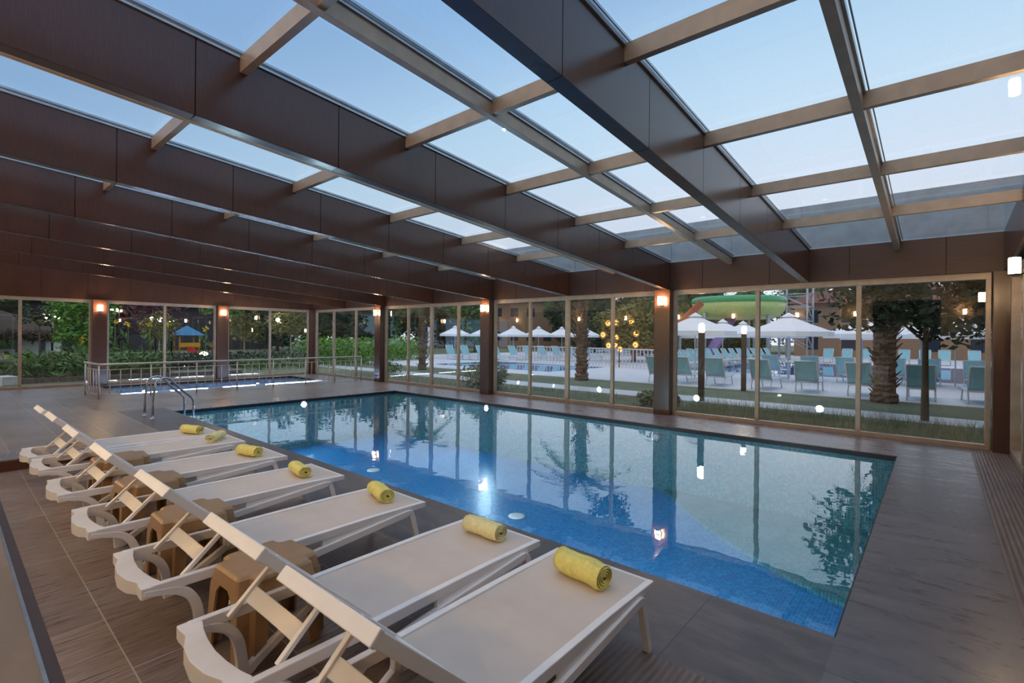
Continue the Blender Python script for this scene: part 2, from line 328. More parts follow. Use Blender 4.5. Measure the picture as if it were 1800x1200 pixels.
pool_light((PX0+.01,3.7,-.4),'x','second lamp low in the far left end wall, close to the ladder')
pool_light((-8.2,PY1-.01,-.135),'-y','glowing white lamp under water in the long pool wall, below the second column')
pool_light((-3.9,PY1-.01,-.22),'-y','unlit round lamp under water in the long pool wall, near the first wide column',M_white)
for x,lb in ((-10,'far'),(-6.2,'middle'),(-2.6,'near')): pool_light((x,PY0+.01,-.45),'y','pool lamp in the wall below the loungers, the %s one'%lb,M_pooll,.1)
for x,lb in ((-4.93,'round pale disc set in the pool floor, the one nearer the camera'),(-8.81,'round pale disc set in the pool floor, the farther one')):
    o=obj('floor_disc',MB().lathe([(.13,0),(.13,.012),(.1,.02),(.02,.022)],n=24),M_white,loc=(x,5.87,D+.002)); tag(o,lb,'drain cover','discs on the pool floor')
# paddling pool
b=MB(); b.box(BX0-.15,BX1+.15,BY0-.15,BY1+.15,-.55,-.45)
b.box(BX0-.15,BX0,BY0-.15,BY1+.15,-.45,-.121); b.box(BX1,BX1+.15,BY0-.15,BY1+.15,-.45,-.121); b.box(BX0,BX1,BY0-.15,BY0,-.45,-.121); b.box(BX0,BX1,BY1,BY1+.15,-.45,-.121)
b.box(BX1-1.35,BX1,BY0,BY1,-.45,-.085); struct('paddling_pool_basin',b,M_baby,label='pale blue basin of the small paddling pool')  # shallow ledge added to lift the glow strips into view
b=MB()
for (x0,x1,y0,y1) in ((BX0,BX0+.012,BY0,BY1),(BX1-.012,BX1,BY0,BY1),(BX0,BX1,BY0,BY0+.012),(BX0,BX1,BY1-.012,BY1)): b.box(x0,x1,y0,y1,-.075,-.0)
struct('paddling_pool_gutter',b,M_black)
b=MB(); b.add([(BX0+.01,BY0+.01,-.035),(BX1-.01,BY0+.01,-.035),(BX1-.01,BY1-.01,-.035),(BX0+.01,BY1-.01,-.035)],[(0,1,2,3)]); struct('paddling_pool_water',b,M_water2)
for y,lb in ((3.6,'nearest the railing corner'),(4.9,'second from the railing corner'),(6.3,'third from the railing corner'),(7.6,'fourth from the railing corner'),(8.5,'nearest the glass wall')):  # added strips stand in for the glow of lamps hidden in the near wall
    t=thing('pool_light','added glowing strip in the shallow ledge of the paddling pool, '+lb,'pool light',(BX1-.98,y,-.085),0,'added glow strips in the paddling pool')
    obj('rim',MB().box(-.045,.045,-.5,.5,0,.008),M_steel,t); obj('lens',MB().box(-.03,.03,-.48,.48,.008,.016),M_babyl,t)
for y,lb in ((4.2,'left'),(7.6,'right')): pool_light((BX0+.01,y,-.25),'x','bright lamp in the outer wall of the paddling pool, the %s one'%lb,M_babyl,.06,'lamps in the paddling pool')
# ------------------------------------------------------------------ roof
def zb(y): return 2.60+.074*(9.9-y)
def zt(y): return 3.18+.077*(9.9-y)
YS=-2.2
def beam(xr,name,label):
    b=MB(); w=.12; x0,x1=xr-w,xr; y0,y1=YS,9.93
    b.hexa([(x0+.012,y0,zb(y0)+.012),(x1-.012,y0,zb(y0)+.012),(x1-.012,y1,zb(y1)+.012),(x0+.012,y1,zb(y1)+.012)],[(x0+.012,y0,zt(y0)-.01),(x1-.012,y0,zt(y0)-.01),(x1-.012,y1,zt(y1)-.01),(x0+.012,y1,zt(y1)-.01)],1)
    ys=[1.24+1.17*k for k in range(-3,8)]; ys=[y0]+[y for y in ys if y0<y<y1-.2]+[y1]
    for a,c in zip(ys,ys[1:]):
        a+=.004; c-=.004
        for u,v in ((x0,x0+.012),(x1-.012,x1)): b.hexa([(u,a,zb(a)),(v,a,zb(a)),(v,c,zb(c)),(u,c,zb(c))],[(u,a,zt(a)),(v,a,zt(a)),(v,c,zt(c)),(u,c,zt(c))],0)
        b.hexa([(x0+.002,a,zb(a)-.004),(x1-.002,a,zb(a)-.004),(x1-.002,c,zb(c)-.004),(x0+.002,c,zb(c)-.004)],[(x0+.002,a,zb(a)+.012),(x1-.002,a,zb(a)+.012),(x1-.002,c,zb(c)+.012),(x0+.002,c,zb(c)+.012)],2)
    return struct(name,b,[M_wood,M_core,M_flange],label=label)
XB=[-1.7-2.527*k for k in range(7)]
for k,x in enumerate([.84]+XB): beam(x,'ceiling_beam','deep wood-clad roof beam, %s from the right'%OW[k])
edges=[.72]+[-1.7-2.527*k for k in range(7)]+[XW+.1]
# roof cross bars, purlins, glazing
BARY=[-1.6,0.0,1.58,3.2,4.8,6.4,8.0]
for i in range(8):
    xr=edges[i]-(0 if i==0 else .12); xl=edges[i+1]
    xm=(xr+xl)/2
    for y in BARY:
        b=MB(); z=zt(y)
        for a,c in ((xl,xm-.035),(xm+.035,xr)): b.box(a,c,y-.03,y+.03,z-.135,z-.005)
        struct('ceiling_bar',b,M_frame)
    b=MB(); y0,y1=YS,9.93
    b.hexa([(xm-.035,y0,zt(y0)-.15),(xm+.035,y0,zt(y0)-.15),(xm+.035,y1,zt(y1)-.15),(xm-.035,y1,zt(y1)-.15)],[(xm-.035,y0,zt(y0)-.005),(xm+.035,y0,zt(y0)-.005),(xm+.035,y1,zt(y1)-.005),(xm-.035,y1,zt(y1)-.005)])
    struct('ceiling_purlin',b,M_frame)
    b=MB()
    for xx,s in ((xl,1),(xm+.035,1)):   # bright glazing channels
        for d0,d1,h0,h1 in ((0,.018,-.03,.02),(.03,.04,-.0,.02)):
            a0,a1=xx+d0,xx+d1; b.hexa([(a0,y0,zt(y0)+h0),(a1,y0,zt(y0)+h0),(a1,y1,zt(y1)+h0),(a0,y1,zt(y1)+h0)],[(a0,y0,zt(y0)+h1),(a1,y0,zt(y0)+h1),(a1,y1,zt(y1)+h1),(a0,y1,zt(y1)+h1)])
    struct('ceiling_channel',b,M_alu)
    b=MB(); b.add([(xl,y0,zt(y0)+.03),(xr+.12,y0,zt(y0)+.03),(xr+.12,10.1,zt(10.1)+.03),(xl,10.1,zt(10.1)+.03)],[(0,1,2,3)])
    struct('ceiling_glazing',b,M_roofglass)
# fascias (upper walls)
FZ=2.6
b=MB(); xs=np.arange(XW,.8,1.22)
b.box(XW,XE+.2,9.97,10.12,FZ,3.17,1)
for a in xs: b.box(a+.004,min(a+1.216,XE),9.95,9.975,FZ,3.17,0)
struct('wall_north',b,[M_woodh,M_core],label='wood-clad fascia above the long glass wall')
b=MB(); b.hexa([(XW-.1,YS,FZ),(XW+.06,YS,FZ),(XW+.06,YN,FZ),(XW-.1,YN,FZ)],[(XW-.1,YS,zt(YS)+.03),(XW+.06,YS,zt(YS)+.03),(XW+.06,YN,zt(YN)+.03),(XW-.1,YN,zt(YN)+.03)],1)
for k in range(12):
    a=-2.2+1.02*k+.004; c=a+1.012; c=min(c,9.94)
    b.hexa([(XW+.06,a,FZ),(XW+.08,a,FZ),(XW+.08,c,FZ),(XW+.06,c,FZ)],[(XW+.06,a,zt(a)),(XW+.08,a,zt(a)),(XW+.08,c,zt(c)),(XW+.06,c,zt(c))],0)
struct('wall_west',b,[M_wood,M_core],label='wood-clad gable panel above the left glass wall')
b=MB(); b.hexa([(XE+.06,YS,FZ),(XE+.2,YS,FZ),(XE+.2,YN,FZ),(XE+.06,YN,FZ)],[(XE+.06,YS,zt(YS)+.03),(XE+.2,YS,zt(YS)+.03),(XE+.2,YN,zt(YN)+.03),(XE+.06,YN,zt(YN)+.03)])
struct('wall_east',b,M_wood,label='wood-clad panel above the right glass wall')
b=MB(); b.box(XW-.2,3,10.45,10.6,3.17,4.06)
for k in range(19): b.box(XW+1.25*k-.004,XW+1.25*k+.004,10.44,10.455,3.17,4.06)
b.box(XW-.2,3,10.12,10.6,3.05,3.17); struct('trim_1',b,M_parapet,label='grey blue parapet seen through the lowest roof panes')
# south building wall with cream piers
b=MB()
for x0,x1 in ((-19.3,-18.2),(-15.6,-14.2),(-13.1,-3.8),(-2.8,-1.8),(.1,2.4)): b.box(x0,x1,-2.5,-2.2,0,3.0)
b.box(XW-.1,2.4,-2.5,-2.2,3.0,zt(-2.2)+.03)
struct('wall_south',b,M_stucco,label='cream stucco wall behind the camera')
b=MB(); b.box(XW-.1,2.4,-6.1,-6,0,3.2); b.box(XW-.1,2.4,-6,-2.5,3.2,3.3); b.box(XW-.1,XW,-6,-2.5,0,3.2); b.box(2.3,2.4,-6,-2.5,0,3.2); struct('wall_south_inner',b,simple('inner_wall',(150,120,96),.8),label='rear room wall behind the camera')
for x in (-17,-13.6,-10,-6.5,-3.3,-.8):  # unseen lamps added to send warm light into the hall from behind
    t=thing('downlight','%s added round ceiling downlight from the left in the room behind the camera'%OW[[-17,-13.6,-10,-6.5,-3.3,-.8].index(x)],'ceiling light',(x,-3.6,3.2),0,'downlights in the room behind')
    obj('rim',MB().lathe([(.16,-.02),(.16,0),(.12,0),(.12,-.02)],n=20),M_white,t); obj('lens',MB().lathe([(.12,-.012),(.12,-.004)],n=20),M_down,t)
b=MB().box(3.2,3.5,-8,30,-.1,4.6); tag(obj('garden_wall',b,simple('dark_rendered_wall',(74,78,74),.8)),'tall dark rendered wall outside the right glass wall','wall')
# ------------------------------------------------------------------ columns
def column(x,y,wx,wy,label,h=2.6): return struct('column',MB().box(x-wx/2,x+wx/2,y-wy/2,y+wy/2,0,h),M_wood,bev=.006,label=label)
for x,lb in ((-14.57,'third'),(-9.46,'second'),(-4.34,'first')): column(x,9.98,.34,.34,'wood-clad column in the long glass wall, %s from the right'%lb)
column(XW+.08,9.98,.3,.3,'corner column where the two glass walls meet')
column(.71,9.99,.2,.24,'corner column at the right end of the long glass wall')
for y,lb in ((3.17,'left'),(6.58,'right')): column(XW+.04,y,.32,.34,'wood-clad column in the left glass wall, the %s one'%lb)
column(.93,7.5,.42,.34,'wood-clad column in the right glass wall holding a lamp')
column(.96,4.6,.36,.34,'wood-clad column in the right glass wall, nearer the camera')
# ------------------------------------------------------------------ glass walls
WN=[0]
def window(axis,c,a,b_,mull,label,wide=()):
    WN[0]+=1; t=thing('window_%d'%WN[0],label,'window',(0,0,0),0,None,'structure')
    def bx(m_,u0,u1,d0,d1,z0,z1):
        if axis=='x': m_.box(u0,u1,c+d0,c+d1,z0,z1)
        else: m_.box(c+d0,c+d1,u0,u1,z0,z1)
        return m_
    f=MB(); bx(f,a,b_,-.05,.05,2.5,2.6); bx(f,a,b_,-.05,.05,.0,.075); bx(f,a,a+.06,-.05,.05,.075,2.5); bx(f,b_-.06,b_,-.05,.05,.075,2.5); obj('frame',f,M_frame,t,bev=.004)
    cuts=[a+.06]+list(mull)+[b_-.06]
    for i,u in enumerate(mull):
        w=.055 if i in wide else .035
        obj('mullion',bx(MB(),u-w,u+w,-.04,.04,.075,2.5),M_frame,t,bev=.004)
    for i in range(len(cuts)-1):
        g=MB(); d=.015 if i%2 else -.015
        if axis=='x': g.add([(cuts[i],c+d,.07),(cuts[i+1],c+d,.07),(cuts[i+1],c+d,2.51),(cuts[i],c+d,2.51)],[(0,1,2,3)])
        else: g.add([(c+d,cuts[i],.07),(c+d,cuts[i+1],.07),(c+d,cuts[i+1],2.51),(c+d,cuts[i],2.51)],[(0,1,2,3)])
        obj('pane',g,M_glass,t)
window('x',YN,XW+.23,-14.74,[-17.82,-16.25],'glass wall section in the far corner')
window('x',YN,-14.4,-9.64,[-13.13,-11.96,-10.74],'glass wall section between the third and second columns',(1,))
window('x',YN,-9.28,-4.51,[-8.02,-6.85,-5.61],'glass wall section between the second and first columns',(1,))
window('x',YN,-4.17,.6,[-2.55,-.99],'glass wall section at the right with three wide panes')
window('y',XW,6.76,9.82,[8.28],'left glass wall section beside the corner')
window('y',XW,3.35,6.4,[4.87],'left glass wall section between the two columns')
window('y',XW,-2.2,3.0,[1.46,-.4],'left glass wall section at the picture edge')
window('y',.84,7.67,9.87,[8.72],'right glass wall section beside the corner')
window('y',.84,4.78,7.33,[6.05],'right glass wall section nearer the camera')
window('y',.84,1.0,4.42,[2.7],'right glass wall section beside the camera')
# ------------------------------------------------------------------ sconces
def sconce(loc,rz,label,mt=M_lamp):
    t=thing('wall_lamp',label,'wall lamp',loc,rz,'cylinder wall lamps')
    obj('backplate',MB().box(-.045,.045,-.012,0,-.1,.04),M_dark,t,bev=.004)
    obj('arm',MB().tube([(0,-.01,-.075),(0,-.08,-.085),(0,-.095,-.085)],.010,8),M_dark,t)
    obj('shade',MB().lathe([(.001,-.083),(.045,-.083),(.048,-.075),(.048,.085),(.045,.09),(.001,.09)],(0,-.095,0),20),mt,t)
    obj('cap',MB().lathe([(.053,-.095),(.053,-.083),(.03,-.083)],(0,-.095,0),20),M_dark,t)
    return t
for x,lb in ((-14.57,'third column of the long glass wall, by the far corner'),(-9.46,'second column of the long glass wall'),(-4.34,'first wide column of the long glass wall')): sconce((x,9.81,2.36),0,'lit cylinder lamp on the '+lb)
for y,lb in ((3.17,'left column'),(6.58,'right column')): sconce((XW+.2,y,2.34),PI/2,'lit cylinder lamp on the %s of the left glass wall'%lb)
sconce((.72,7.5,2.4),-PI/2,'large bright cylinder lamp at the right edge on the column of the right glass wall')
for x in (-18.7,-14.4,-11.7,-9.0,-6.6,-4.2,-2.3,.7): sconce((x,-2.19,2.55),PI,'%s lit cylinder lamp from the left in the partly added row on the cream wall behind the camera'%OW[[-18.7,-14.4,-11.7,-9.0,-6.6,-4.2,-2.3,.7].index(x)],M_lampS)  # some match lamps mirrored in the glass, the rest added to brighten the hall
# ------------------------------------------------------------------ loungers
def cr(P,n=5):
    P=[np.array(p,float) for p in P]; Q=[2*P[0]-P[1]]+P+[2*P[-1]-P[-2]]; o=[]
    for i in range(1,len(Q)-2):
        for k in range(n):
            t=k/n; a,b_,c,d=Q[i-1],Q[i],Q[i+1],Q[i+2]; o.append(tuple(.5*((2*b_)+(c-a)*t+(2*a-5*b_+4*c-d)*t*t+(3*b_-a-3*c+d)*t**3)))
    return o+[tuple(P[-1])]
def rib2(b,path,w,xc,t,sm=0):
    if sm:
        q=cr([(p[0],p[1],v) for p,v in zip(path,w)],sm); path=[(p[0],p[1]) for p in q]; w=[p[2] for p in q]
    b.ribbon(path,w,xc-t/2,xc+t/2)
lt=thing('sun_lounger','x','sun lounger',(-1.41,1.5,0),0,'white sun loungers beside the indoor pool')
b=MB()
for s in (-1,1):
    xc=s*.288
    rib2(b,[(-.80,.322),(-.5,.32),(-.28,.318),(0,.322),(.5,.325),(.93,.318)],[.05,.052,.054,.05,.045,.04],xc,.036)
    b.box(xc-.017,xc+.017,-.27,-.235,.2,.31)                    # hinge post
b.box(-.271,.271,.895,.93,.30,.337)                              # foot rail
b.box(-.271,.271,-.27,-.235,.285,.32)
out=[(-.305,-.80),(-.305,-.84),(-.27,-.842),(-.2,-.836),(-.12,-.865),(0,-.878),(.12,-.865),(.2,-.836),(.27,-.842),(.305,-.84),(.305,-.80)]
inn=[(.26,-.752),(.2,-.768),(.1,-.782),(0,-.788),(-.1,-.782),(-.2,-.768),(-.26,-.752)]
n=len(out); poly=out+inn
def cap_piece(b,out,inn,z0,z1,dip):
    # wavy head rail, underside deeper in the middle
    m=60; ov=[];iv=[]
    ox=[p[0] for p in out[1:-1]]; oy=[p[1] for p in out[1:-1]]; inr=inn[::-1]; ix=[p[0] for p in inr]; iy=[p[1] for p in inr]
    xs=np.linspace(-.305,.305,m)
    yo=np.interp(xs,ox,oy); yi=np.interp(np.clip(xs,-.26,.26),ix,iy); yi=np.where(abs(xs)>.265,-.76,yi)
    zz=z0-dip*(np.cos(xs/.305*PI)*.5+.5)**.8
    v=[];f=[]
    for i,x in enumerate(xs): v+=[(x,yo[i],z1),(x,yi[i],z1),(x,yi[i],z0),(x,yo[i],zz[i])]
    for i in range(m-1):
        for k in range(4): f.append((4*i+k,4*i+(k+1)%4,4*i+4+(k+1)%4,4*i+4+k))
    f+=[(3,2,1,0),(4*m-4,4*m-3,4*m-2,4*m-1)]
    b.add(v,f)
cap_piece(b,out,inn,.288,.345,.022)
obj('frame',b,M_white,lt,bev=.004)
for s in (-1,1):
    xc=s*.288
    b=MB(); rib2(b,[(-.83,.315),(-.76,.302),(-.69,.285),(-.635,.245),(-.60,.18),(-.585,.1),(-.575,.0)],[.03,.035,.042,.045,.045,.045,.05],xc,.04,4)
    rib2(b,[(-.60,.018),(-.55,.02),(-.52,.045),(-.40,.12),(-.25,.205)],[.034,.04,.04,.038,.038],xc,.036,4)
    obj('leg',b,M_white,lt,bev=.004)
    b=MB(); rib2(b,[(-.26,.195),(-.1,.213),(.1,.236),(.4,.263),(.72,.292),(.775,.292),(.795,.27),(.83,.15),(.872,.0)],[.04,.044,.044,.044,.044,.04,.042,.036,.034],xc+s*.014,.036,3)
    b.prism([(.1,.245),(.74,.30),(.74,.31),(.1,.31)],xc-.012,xc+.014,'x')
    obj('leg',b,M_white,lt,bev=.004)
def sheet(xw,pts,t,sagw=0,nx=8):
    b=MB(); v=[];f=[]; n=len(pts)
    for j,(y,z) in enumerate(pts):
        for i in range(nx+1):
            u=i/nx*2-1; v.append((u*xw,y,z-sagw*(1-u*u)*math.sin(PI*j/(n-1))**.5))
    for j in range(n-1):
        for i in range(nx): a=j*(nx+1)+i; f.append((a,a+1,a+nx+2,a+nx+1))
    k=len(v); v+=[(p[0],p[1],p[2]-t) for p in v]; f+=[tuple(x+k for x in q[::-1]) for q in f]
    b.add(v,f,True); return b
obj('seat',sheet(.272,[(-.25+i*1.155/16,.338) for i in range(17)],.006,.016),M_sling,lt)
bk=[(-.27,.345),(-.735,.79)]
b=MB(); dy,dz=(bk[1][0]-bk[0][0]),(bk[1][1]-bk[0][1]); ln=math.hypot(dy,dz); u=(dy/ln,dz/ln); nn=(u[1],-u[0])
for s in (-1,1): rib2(b,bk,.045,s*.264,.03)
p=(bk[1][0]-u[0]*.02,bk[1][1]-u[1]*.02); b.ribbon([p,(p[0]+u[0]*.022,p[1]+u[1]*.022)],.052,-.28,.28)
p=bk[0]; b.ribbon([(p[0],p[1]),(p[0]+u[0]*.03,p[1]+u[1]*.03)],.035,-.26,.26)
bo=obj('backrest',b,M_white,lt,bev=.004)
obj('backrest_sling',sheet(.252,[(bk[0][0]+dy*(i+.5)/11.5+.004,bk[0][1]+dz*(i+.5)/11.5+.008) for i in range(12)],.006,.01),M_sling,bo)
b=MB()
for s in (-1,1): rib2(b,[(-.655,.325),(-.435,.53)],.02,s*.245,.026)
cx_=[];m=20
ya,za_=-.565,.408
for i in range(m+1):
    q=-.245+.49*i/m; c=1-(q/.245)**2; cx_.append((q,ya+.03*c,za_-.035*c))
v=[];f=[]
for x,y,z in cx_: v+=[(x,y-.030,z-.026),(x,y+.022,z+.024),(x,y+.028,z+.018),(x,y-.024,z-.032)]
for i in range(m):
    for k in range(4): f.append((4*i+k,4*i+(k+1)%4,4*i+4+(k+1)%4,4*i+4+k))
f+=[(3,2,1,0),(4*m,4*m+1,4*m+2,4*m+3)]
b.add(v,f); obj('back_support',b,M_white,lt,bev=.003)
LX=[(-1.41,1.50,'nearest white sun lounger, cut by the bottom edge of the picture'),(-2.16,1.51,'white sun lounger directly behind the nearest one'),(-3.24,1.49,'white sun lounger with the nearest brown stool at its right side'),
    (-4.335,1.455,'white sun lounger fourth from the camera, between two brown stools'),(-5.41,1.44,'white sun lounger fifth from the camera, between the two farthest brown stools'),(-6.47,1.435,'white sun lounger next to last, close beside the farthest one'),(-7.16,1.42,'farthest white sun lounger, at the end of the row')]
for i,(x,y,lb) in enumerate(LX):
    if i==0: lt.location=(x,y,0); lt['label']=lb
    else: dup(lt,(x,y,0),0,lb)
# ------------------------------------------------------------------ stools
st=thing('stool','x','stool',(0,0,0),0,'brown plastic stools between the loungers')
def plus(h,nt,r=.0):
    p=[]
    for sx_,sy_ in ((1,1),(-1,1),(-1,-1),(1,-1)):
        q=[(sx_*h,sy_*(h-nt-.02)),(sx_*(h-.006),sy_*(h-nt-.004)),(sx_*(h-nt+.012),sy_*(h-nt)),(sx_*(h-nt),sy_*(h-nt+.012)),(sx_*(h-nt-.004),sy_*(h-.006)),(sx_*(h-nt-.02),sy_*h)]
        if sx_*sy_<0: q=q[::-1]
        p+=q
    return p
b=MB(); lv=[(plus(.215,.065),.34),(plus(.207,.065),.405),(plus(.195,.068),.42)]
n=len(lv[0][0])
v=[(x,y,z) for P,z in lv for x,y in P]; f=[]
for j in range(2):
    for i in range(n): f.append((j*n+i,j*n+(i+1)%n,(j+1)*n+(i+1)%n,(j+1)*n+i))
f.append(tuple(2*n+i for i in range(n))); b.add(v,f,False)
b.prism(plus(.205,.068),.385,.40)
obj('seat',b,M_brown,st,bev=.005)
for sx_ in (1,-1):
    for sy_ in (1,-1):
        b=MB()
        def lp(h,nt,w,t): 
            q=[(h-nt-w,h),(h-nt,h),(h-nt,h-nt),(h,h-nt),(h,h-nt-w),(h-t,h-nt-w),(h-t,h-nt-t),(h-nt-t,h-nt-t),(h-nt-t,h-t),(h-nt-w,h-t)]
            return [(sx_*a,sy_*c) for a,c in q]
        lvs=[(lp(.228,.058,.055,.012),0),(lp(.222,.06,.062,.012),.2),(lp(.218,.063,.072,.012),.30),(lp(.215,.065,.11,.012),.345)]
        n=10; v=[(x,y,z) for P,z in lvs for x,y in P]; f=[]
        for j in range(3):
            for i in range(n): f.append((j*n+i,j*n+(i+1)%n,(j+1)*n+(i+1)%n,(j+1)*n+i))
        f+=[tuple(range(n-1,-1,-1)),tuple(3*n+i for i in range(n))]
        b.add(v,f,False); obj('leg',b,M_brown,st)
for i,(x,y,rz,lb) in enumerate([(-2.68,1.14,.05,'brown plastic stool nearest the camera, its legs fully visible'),(-3.79,1.12,.0,'brown plastic stool second from the camera'),(-4.87,1.13,.03,'brown plastic stool third from the camera'),(-5.93,1.14,-.04,'brown plastic stool farthest from the camera')]):
    if i==0: st.location=(x,y,0); st.rotation_euler=(0,0,rz); st['label']=lb
    else: dup(st,(x,y,0),rz,lb)
# ------------------------------------------------------------------ towels
def towel(loc,rz,ln,r,mt,label,seed):
    ln*=1.25; loc=(loc[0],loc[1],loc[2]+r*.12); r*=1.14
    rg=np.random.default_rng(seed); b=MB(); turns=3.3; n=96; th=.0085*r/.05
    path=[]
    for i in range(n+1):
        t=i/n; a=t*turns*2*PI; rr=.010+(r-.013)*t; path.append((math.cos(a)*rr*1.12,math.sin(a)*rr*.92))
    ex,ez=path[-1]; nseg=10
    # tail flap: leaves the roll at the bottom and lies on the sling
    a0=turns*2*PI; k=0
    while True:
        a=a0+k*.18; x,z=math.cos(a)*r*1.12,math.sin(a)*r*.92
        path.append((x,z)); k+=1
        if math.sin(a)<-.97 or k>40: break
    path.append((path[-1][0]+.03,-r*.92-.001)); path.append((path[-1][0]+.028,-r*.92-.003))
    up=[];dn=[]
    for i,p in enumerate(path):
        q=path[max(i-1,0)]; w=path[min(i+1,len(path)-1)]; d=np.array([w[0]-q[0],w[1]-q[1]]); d/=np.hypot(*d)+1e-9
        up.append((p[0]-d[1]*th/2,p[1]+d[0]*th/2)); dn.append((p[0]+d[1]*th/2,p[1]-d[0]*th/2))
    ring=up+dn[::-1]; m=len(ring); v=[];f=[]
    for j in range(nseg+1):
        s=j/nseg*2-1; e_=1-.05*abs(s)**3; jx=rg.normal(0,.0012,m); jz=rg.normal(0,.0012,m)
        wob=.004*math.sin(s*4+seed)
        off=rg.normal(0,.002)
        for i,(x,z) in enumerate(ring): v.append((s*ln/2+(.004*math.sin(i*.21+seed) if j in (0,nseg) else 0),x*e_+wob,max(-r*.93-.004,z*e_+off)))
    for j in range(nseg):
        for i in range(m): f.append((j*m+i,j*m+(i+1)%m,(j+1)*m+(i+1)%m,(j+1)*m+i))
    hs=len(up)
    for j,base in ((0,0),(1,nseg*m)):
        for i in range(hs-1):
            a_,b1,c_,d_=base+i,base+i+1,base+m-2-i,base+m-1-i
            f.append((a_,b1,c_,d_) if j==0 else (d_,c_,b1,a_))
    b.add(v,f,True); o=obj('rolled_towel',b,mt,None,loc,rz); return tag(o,label,'towel','rolled towels on the loungers')
TZ=.335
towel((-1.40,2.21,TZ+.052),-.12,.235,.055,M_towel,'rolled yellow towel on the nearest lounger, largest in the picture',1)
towel((-2.17,2.27,TZ+.045),.02,.225,.047,M_towel2,'rolled yellow towel on the second lounger from the camera',2)
towel((-3.27,2.25,TZ+.045),-.25,.22,.047,M_towel,'rolled yellow towel on the third lounger from the camera',3)
towel((-4.37,2.14,TZ+.042),-.15,.24,.044,M_towel,'flat rolled yellow towel on the fourth lounger from the camera',4)
towel((-5.44,2.12,TZ+.045),.25,.23,.047,M_towel,'rolled yellow towel on the fifth lounger, its spiral end facing the camera',5)
towel((-6.48,2.15,TZ+.042),-.75,.22,.044,M_towel2,'rolled pale yellow towel on the lounger next to last',6)
towel((-7.16,2.1,TZ+.045),.35,.24,.047,M_towel,'rolled yellow towel on the farthest lounger',7)
# ------------------------------------------------------------------ pool ladder
t=thing('pool_ladder','shiny steel pool ladder with two curved handrails at the far corner of the pool','ladder',(-11.36,2.6,0))
for s in (-.275,.275):
    pts=[(s,0,0),(s,.01,.3),(s,.03,.58)]+[(s,.03+.16-.16*math.cos(a),.58+.17*math.sin(a)) for a in np.linspace(.2,2.3,9)]+[(s,.45,.52),(s,.62,.36),(s,.66,.3),(s,.67,.2),(s,.67,-.9)]
    obj('handrail',MB().tube(pts,.021,10),M_steel,t)
    obj('flange',MB().lathe([(.055,.0),(.055,.008),(.03,.018)],(s,0,0),20),M_steel,t)
for k in range(3): obj('rung',MB().box(-.27,.27,.64,.71,-.35-.25*k,-.325-.25*k),M_steel,t)
# ------------------------------------------------------------------ railing around paddling pool
t=thing('railing','low steel railing with thin balusters around the paddling pool','railing',(0,0,0))
A=Vector((-15.25,2.5,0)); B=Vector((-15.6,9.85,0)); E0=Vector((-16.6,2.45,0))
def seg(p,q,nb,thin):
    d=q-p
    for i in range(nb+1):
        c=p+d*i/nb
        if not(i==0 and thin=='skip'): obj('post',MB().tube([c+Vector((0,0,.0)),c+Vector((0,0,.8))],.019,8),M_railm,t)
        if i<nb:
            for k in range(1,5):
                e_=p+d*(i+k/5)/nb; obj('baluster',MB().tube([e_+Vector((0,0,.1)),e_+Vector((0,0,.70))],.0085,6),M_railm,t)
    for z,r in ((.70,.010),(.10,.010)): obj('crossrail',MB().tube([p+Vector((0,0,z)),q+Vector((0,0,z))],r,6),M_railm,t)
seg(A,B,7,''); seg(A,E0,1,'skip')
obj('top_rail',MB().tube([E0+Vector((-.1,0,.83)),E0+Vector((0,0,.83)),A+Vector((-.05,0,.83)),A+Vector((0,.05,.83)),B+Vector((0,0,.83))],.027,10),M_railm,t)
# ================================================================== OUTDOORS
GZ=-.1
b=MB(); 
b.box(-140,60,-30,10.0,GZ-.3,GZ-.02) if False else None
b.box(-140,XW-.15,-40,140,GZ-.3,GZ); b.box(XW-.15,60,10.2,140,GZ-.3,GZ); b.box(1.2,60,-40,10.2,GZ-.3,GZ)
struct('ground',b,M_grass,label='grey green lawn around the pool hall')
slab('ground_path',[(-32,3.5,13.15,14.35)],M_path,GZ+.012,'pale stone path across the lawn')
slab('ground_terrace',[(-34,3,17.1,19.0),(-9.6,3,19,25.9),(-34,-22.4,19,24),(-14.5,-9.6,24.2,40),(-34,-14.5,24.2,58),(-14.5,14,39.3,58),(2.2,14,17.1,39.3),(-14,-9.6,19,24.2)],M_deckout,GZ+.02,'pale paved terrace around the outdoor pools')
def pool_out(name,x0,x1,y0,y1,mt,label):
    b=MB(); b.box(x0,x1,y0,y1,GZ+.0,GZ+.012); struct(name,b,mt,label=label)
    b=MB(); b.add([(x0,y0,GZ+.035),(x1,y0,GZ+.035),(x1,y1,GZ+.035),(x0,y1,GZ+.035)],[(0,1,2,3)]); struct(name+'_water',b,M_outwater)
pool_out('outdoor_kids_pool',-22.4,-14,19,24.2,M_outlight,'light blue outdoor paddling pool')
pool_out('outdoor_pool',-9.6,2.2,25.9,39.3,M_outblue,'deep blue outdoor swimming pool')
# tan kerb around kids pool island
# fence by outdoor pool
t=thing('pool_fence','white baluster fence standing around the outdoor paddling pool','fence',(0,0,0))
pts=[(-21,24.9),(-17.3,25.2),(-13.5,24.9),(-11,24.6)]
for (x0,y0),(x1,y1) in zip(pts,pts[1:]):
    L_=math.hypot(x1-x0,y1-y0); nb=int(L_/.22); m_=MB()
    for i in range(nb+1):
        x=x0+(x1-x0)*i/nb; y=y0+(y1-y0)*i/nb; m_.box(x-.02,x+.02,y-.02,y+.02,GZ,.92)
    m_.tube([(x0,y0,.95),(x1,y1,.95)],.04,6); m_.tube([(x0,y0,.1),(x1,y1,.1)],.03,6); obj('panel',m_,M_whitemetal,t)
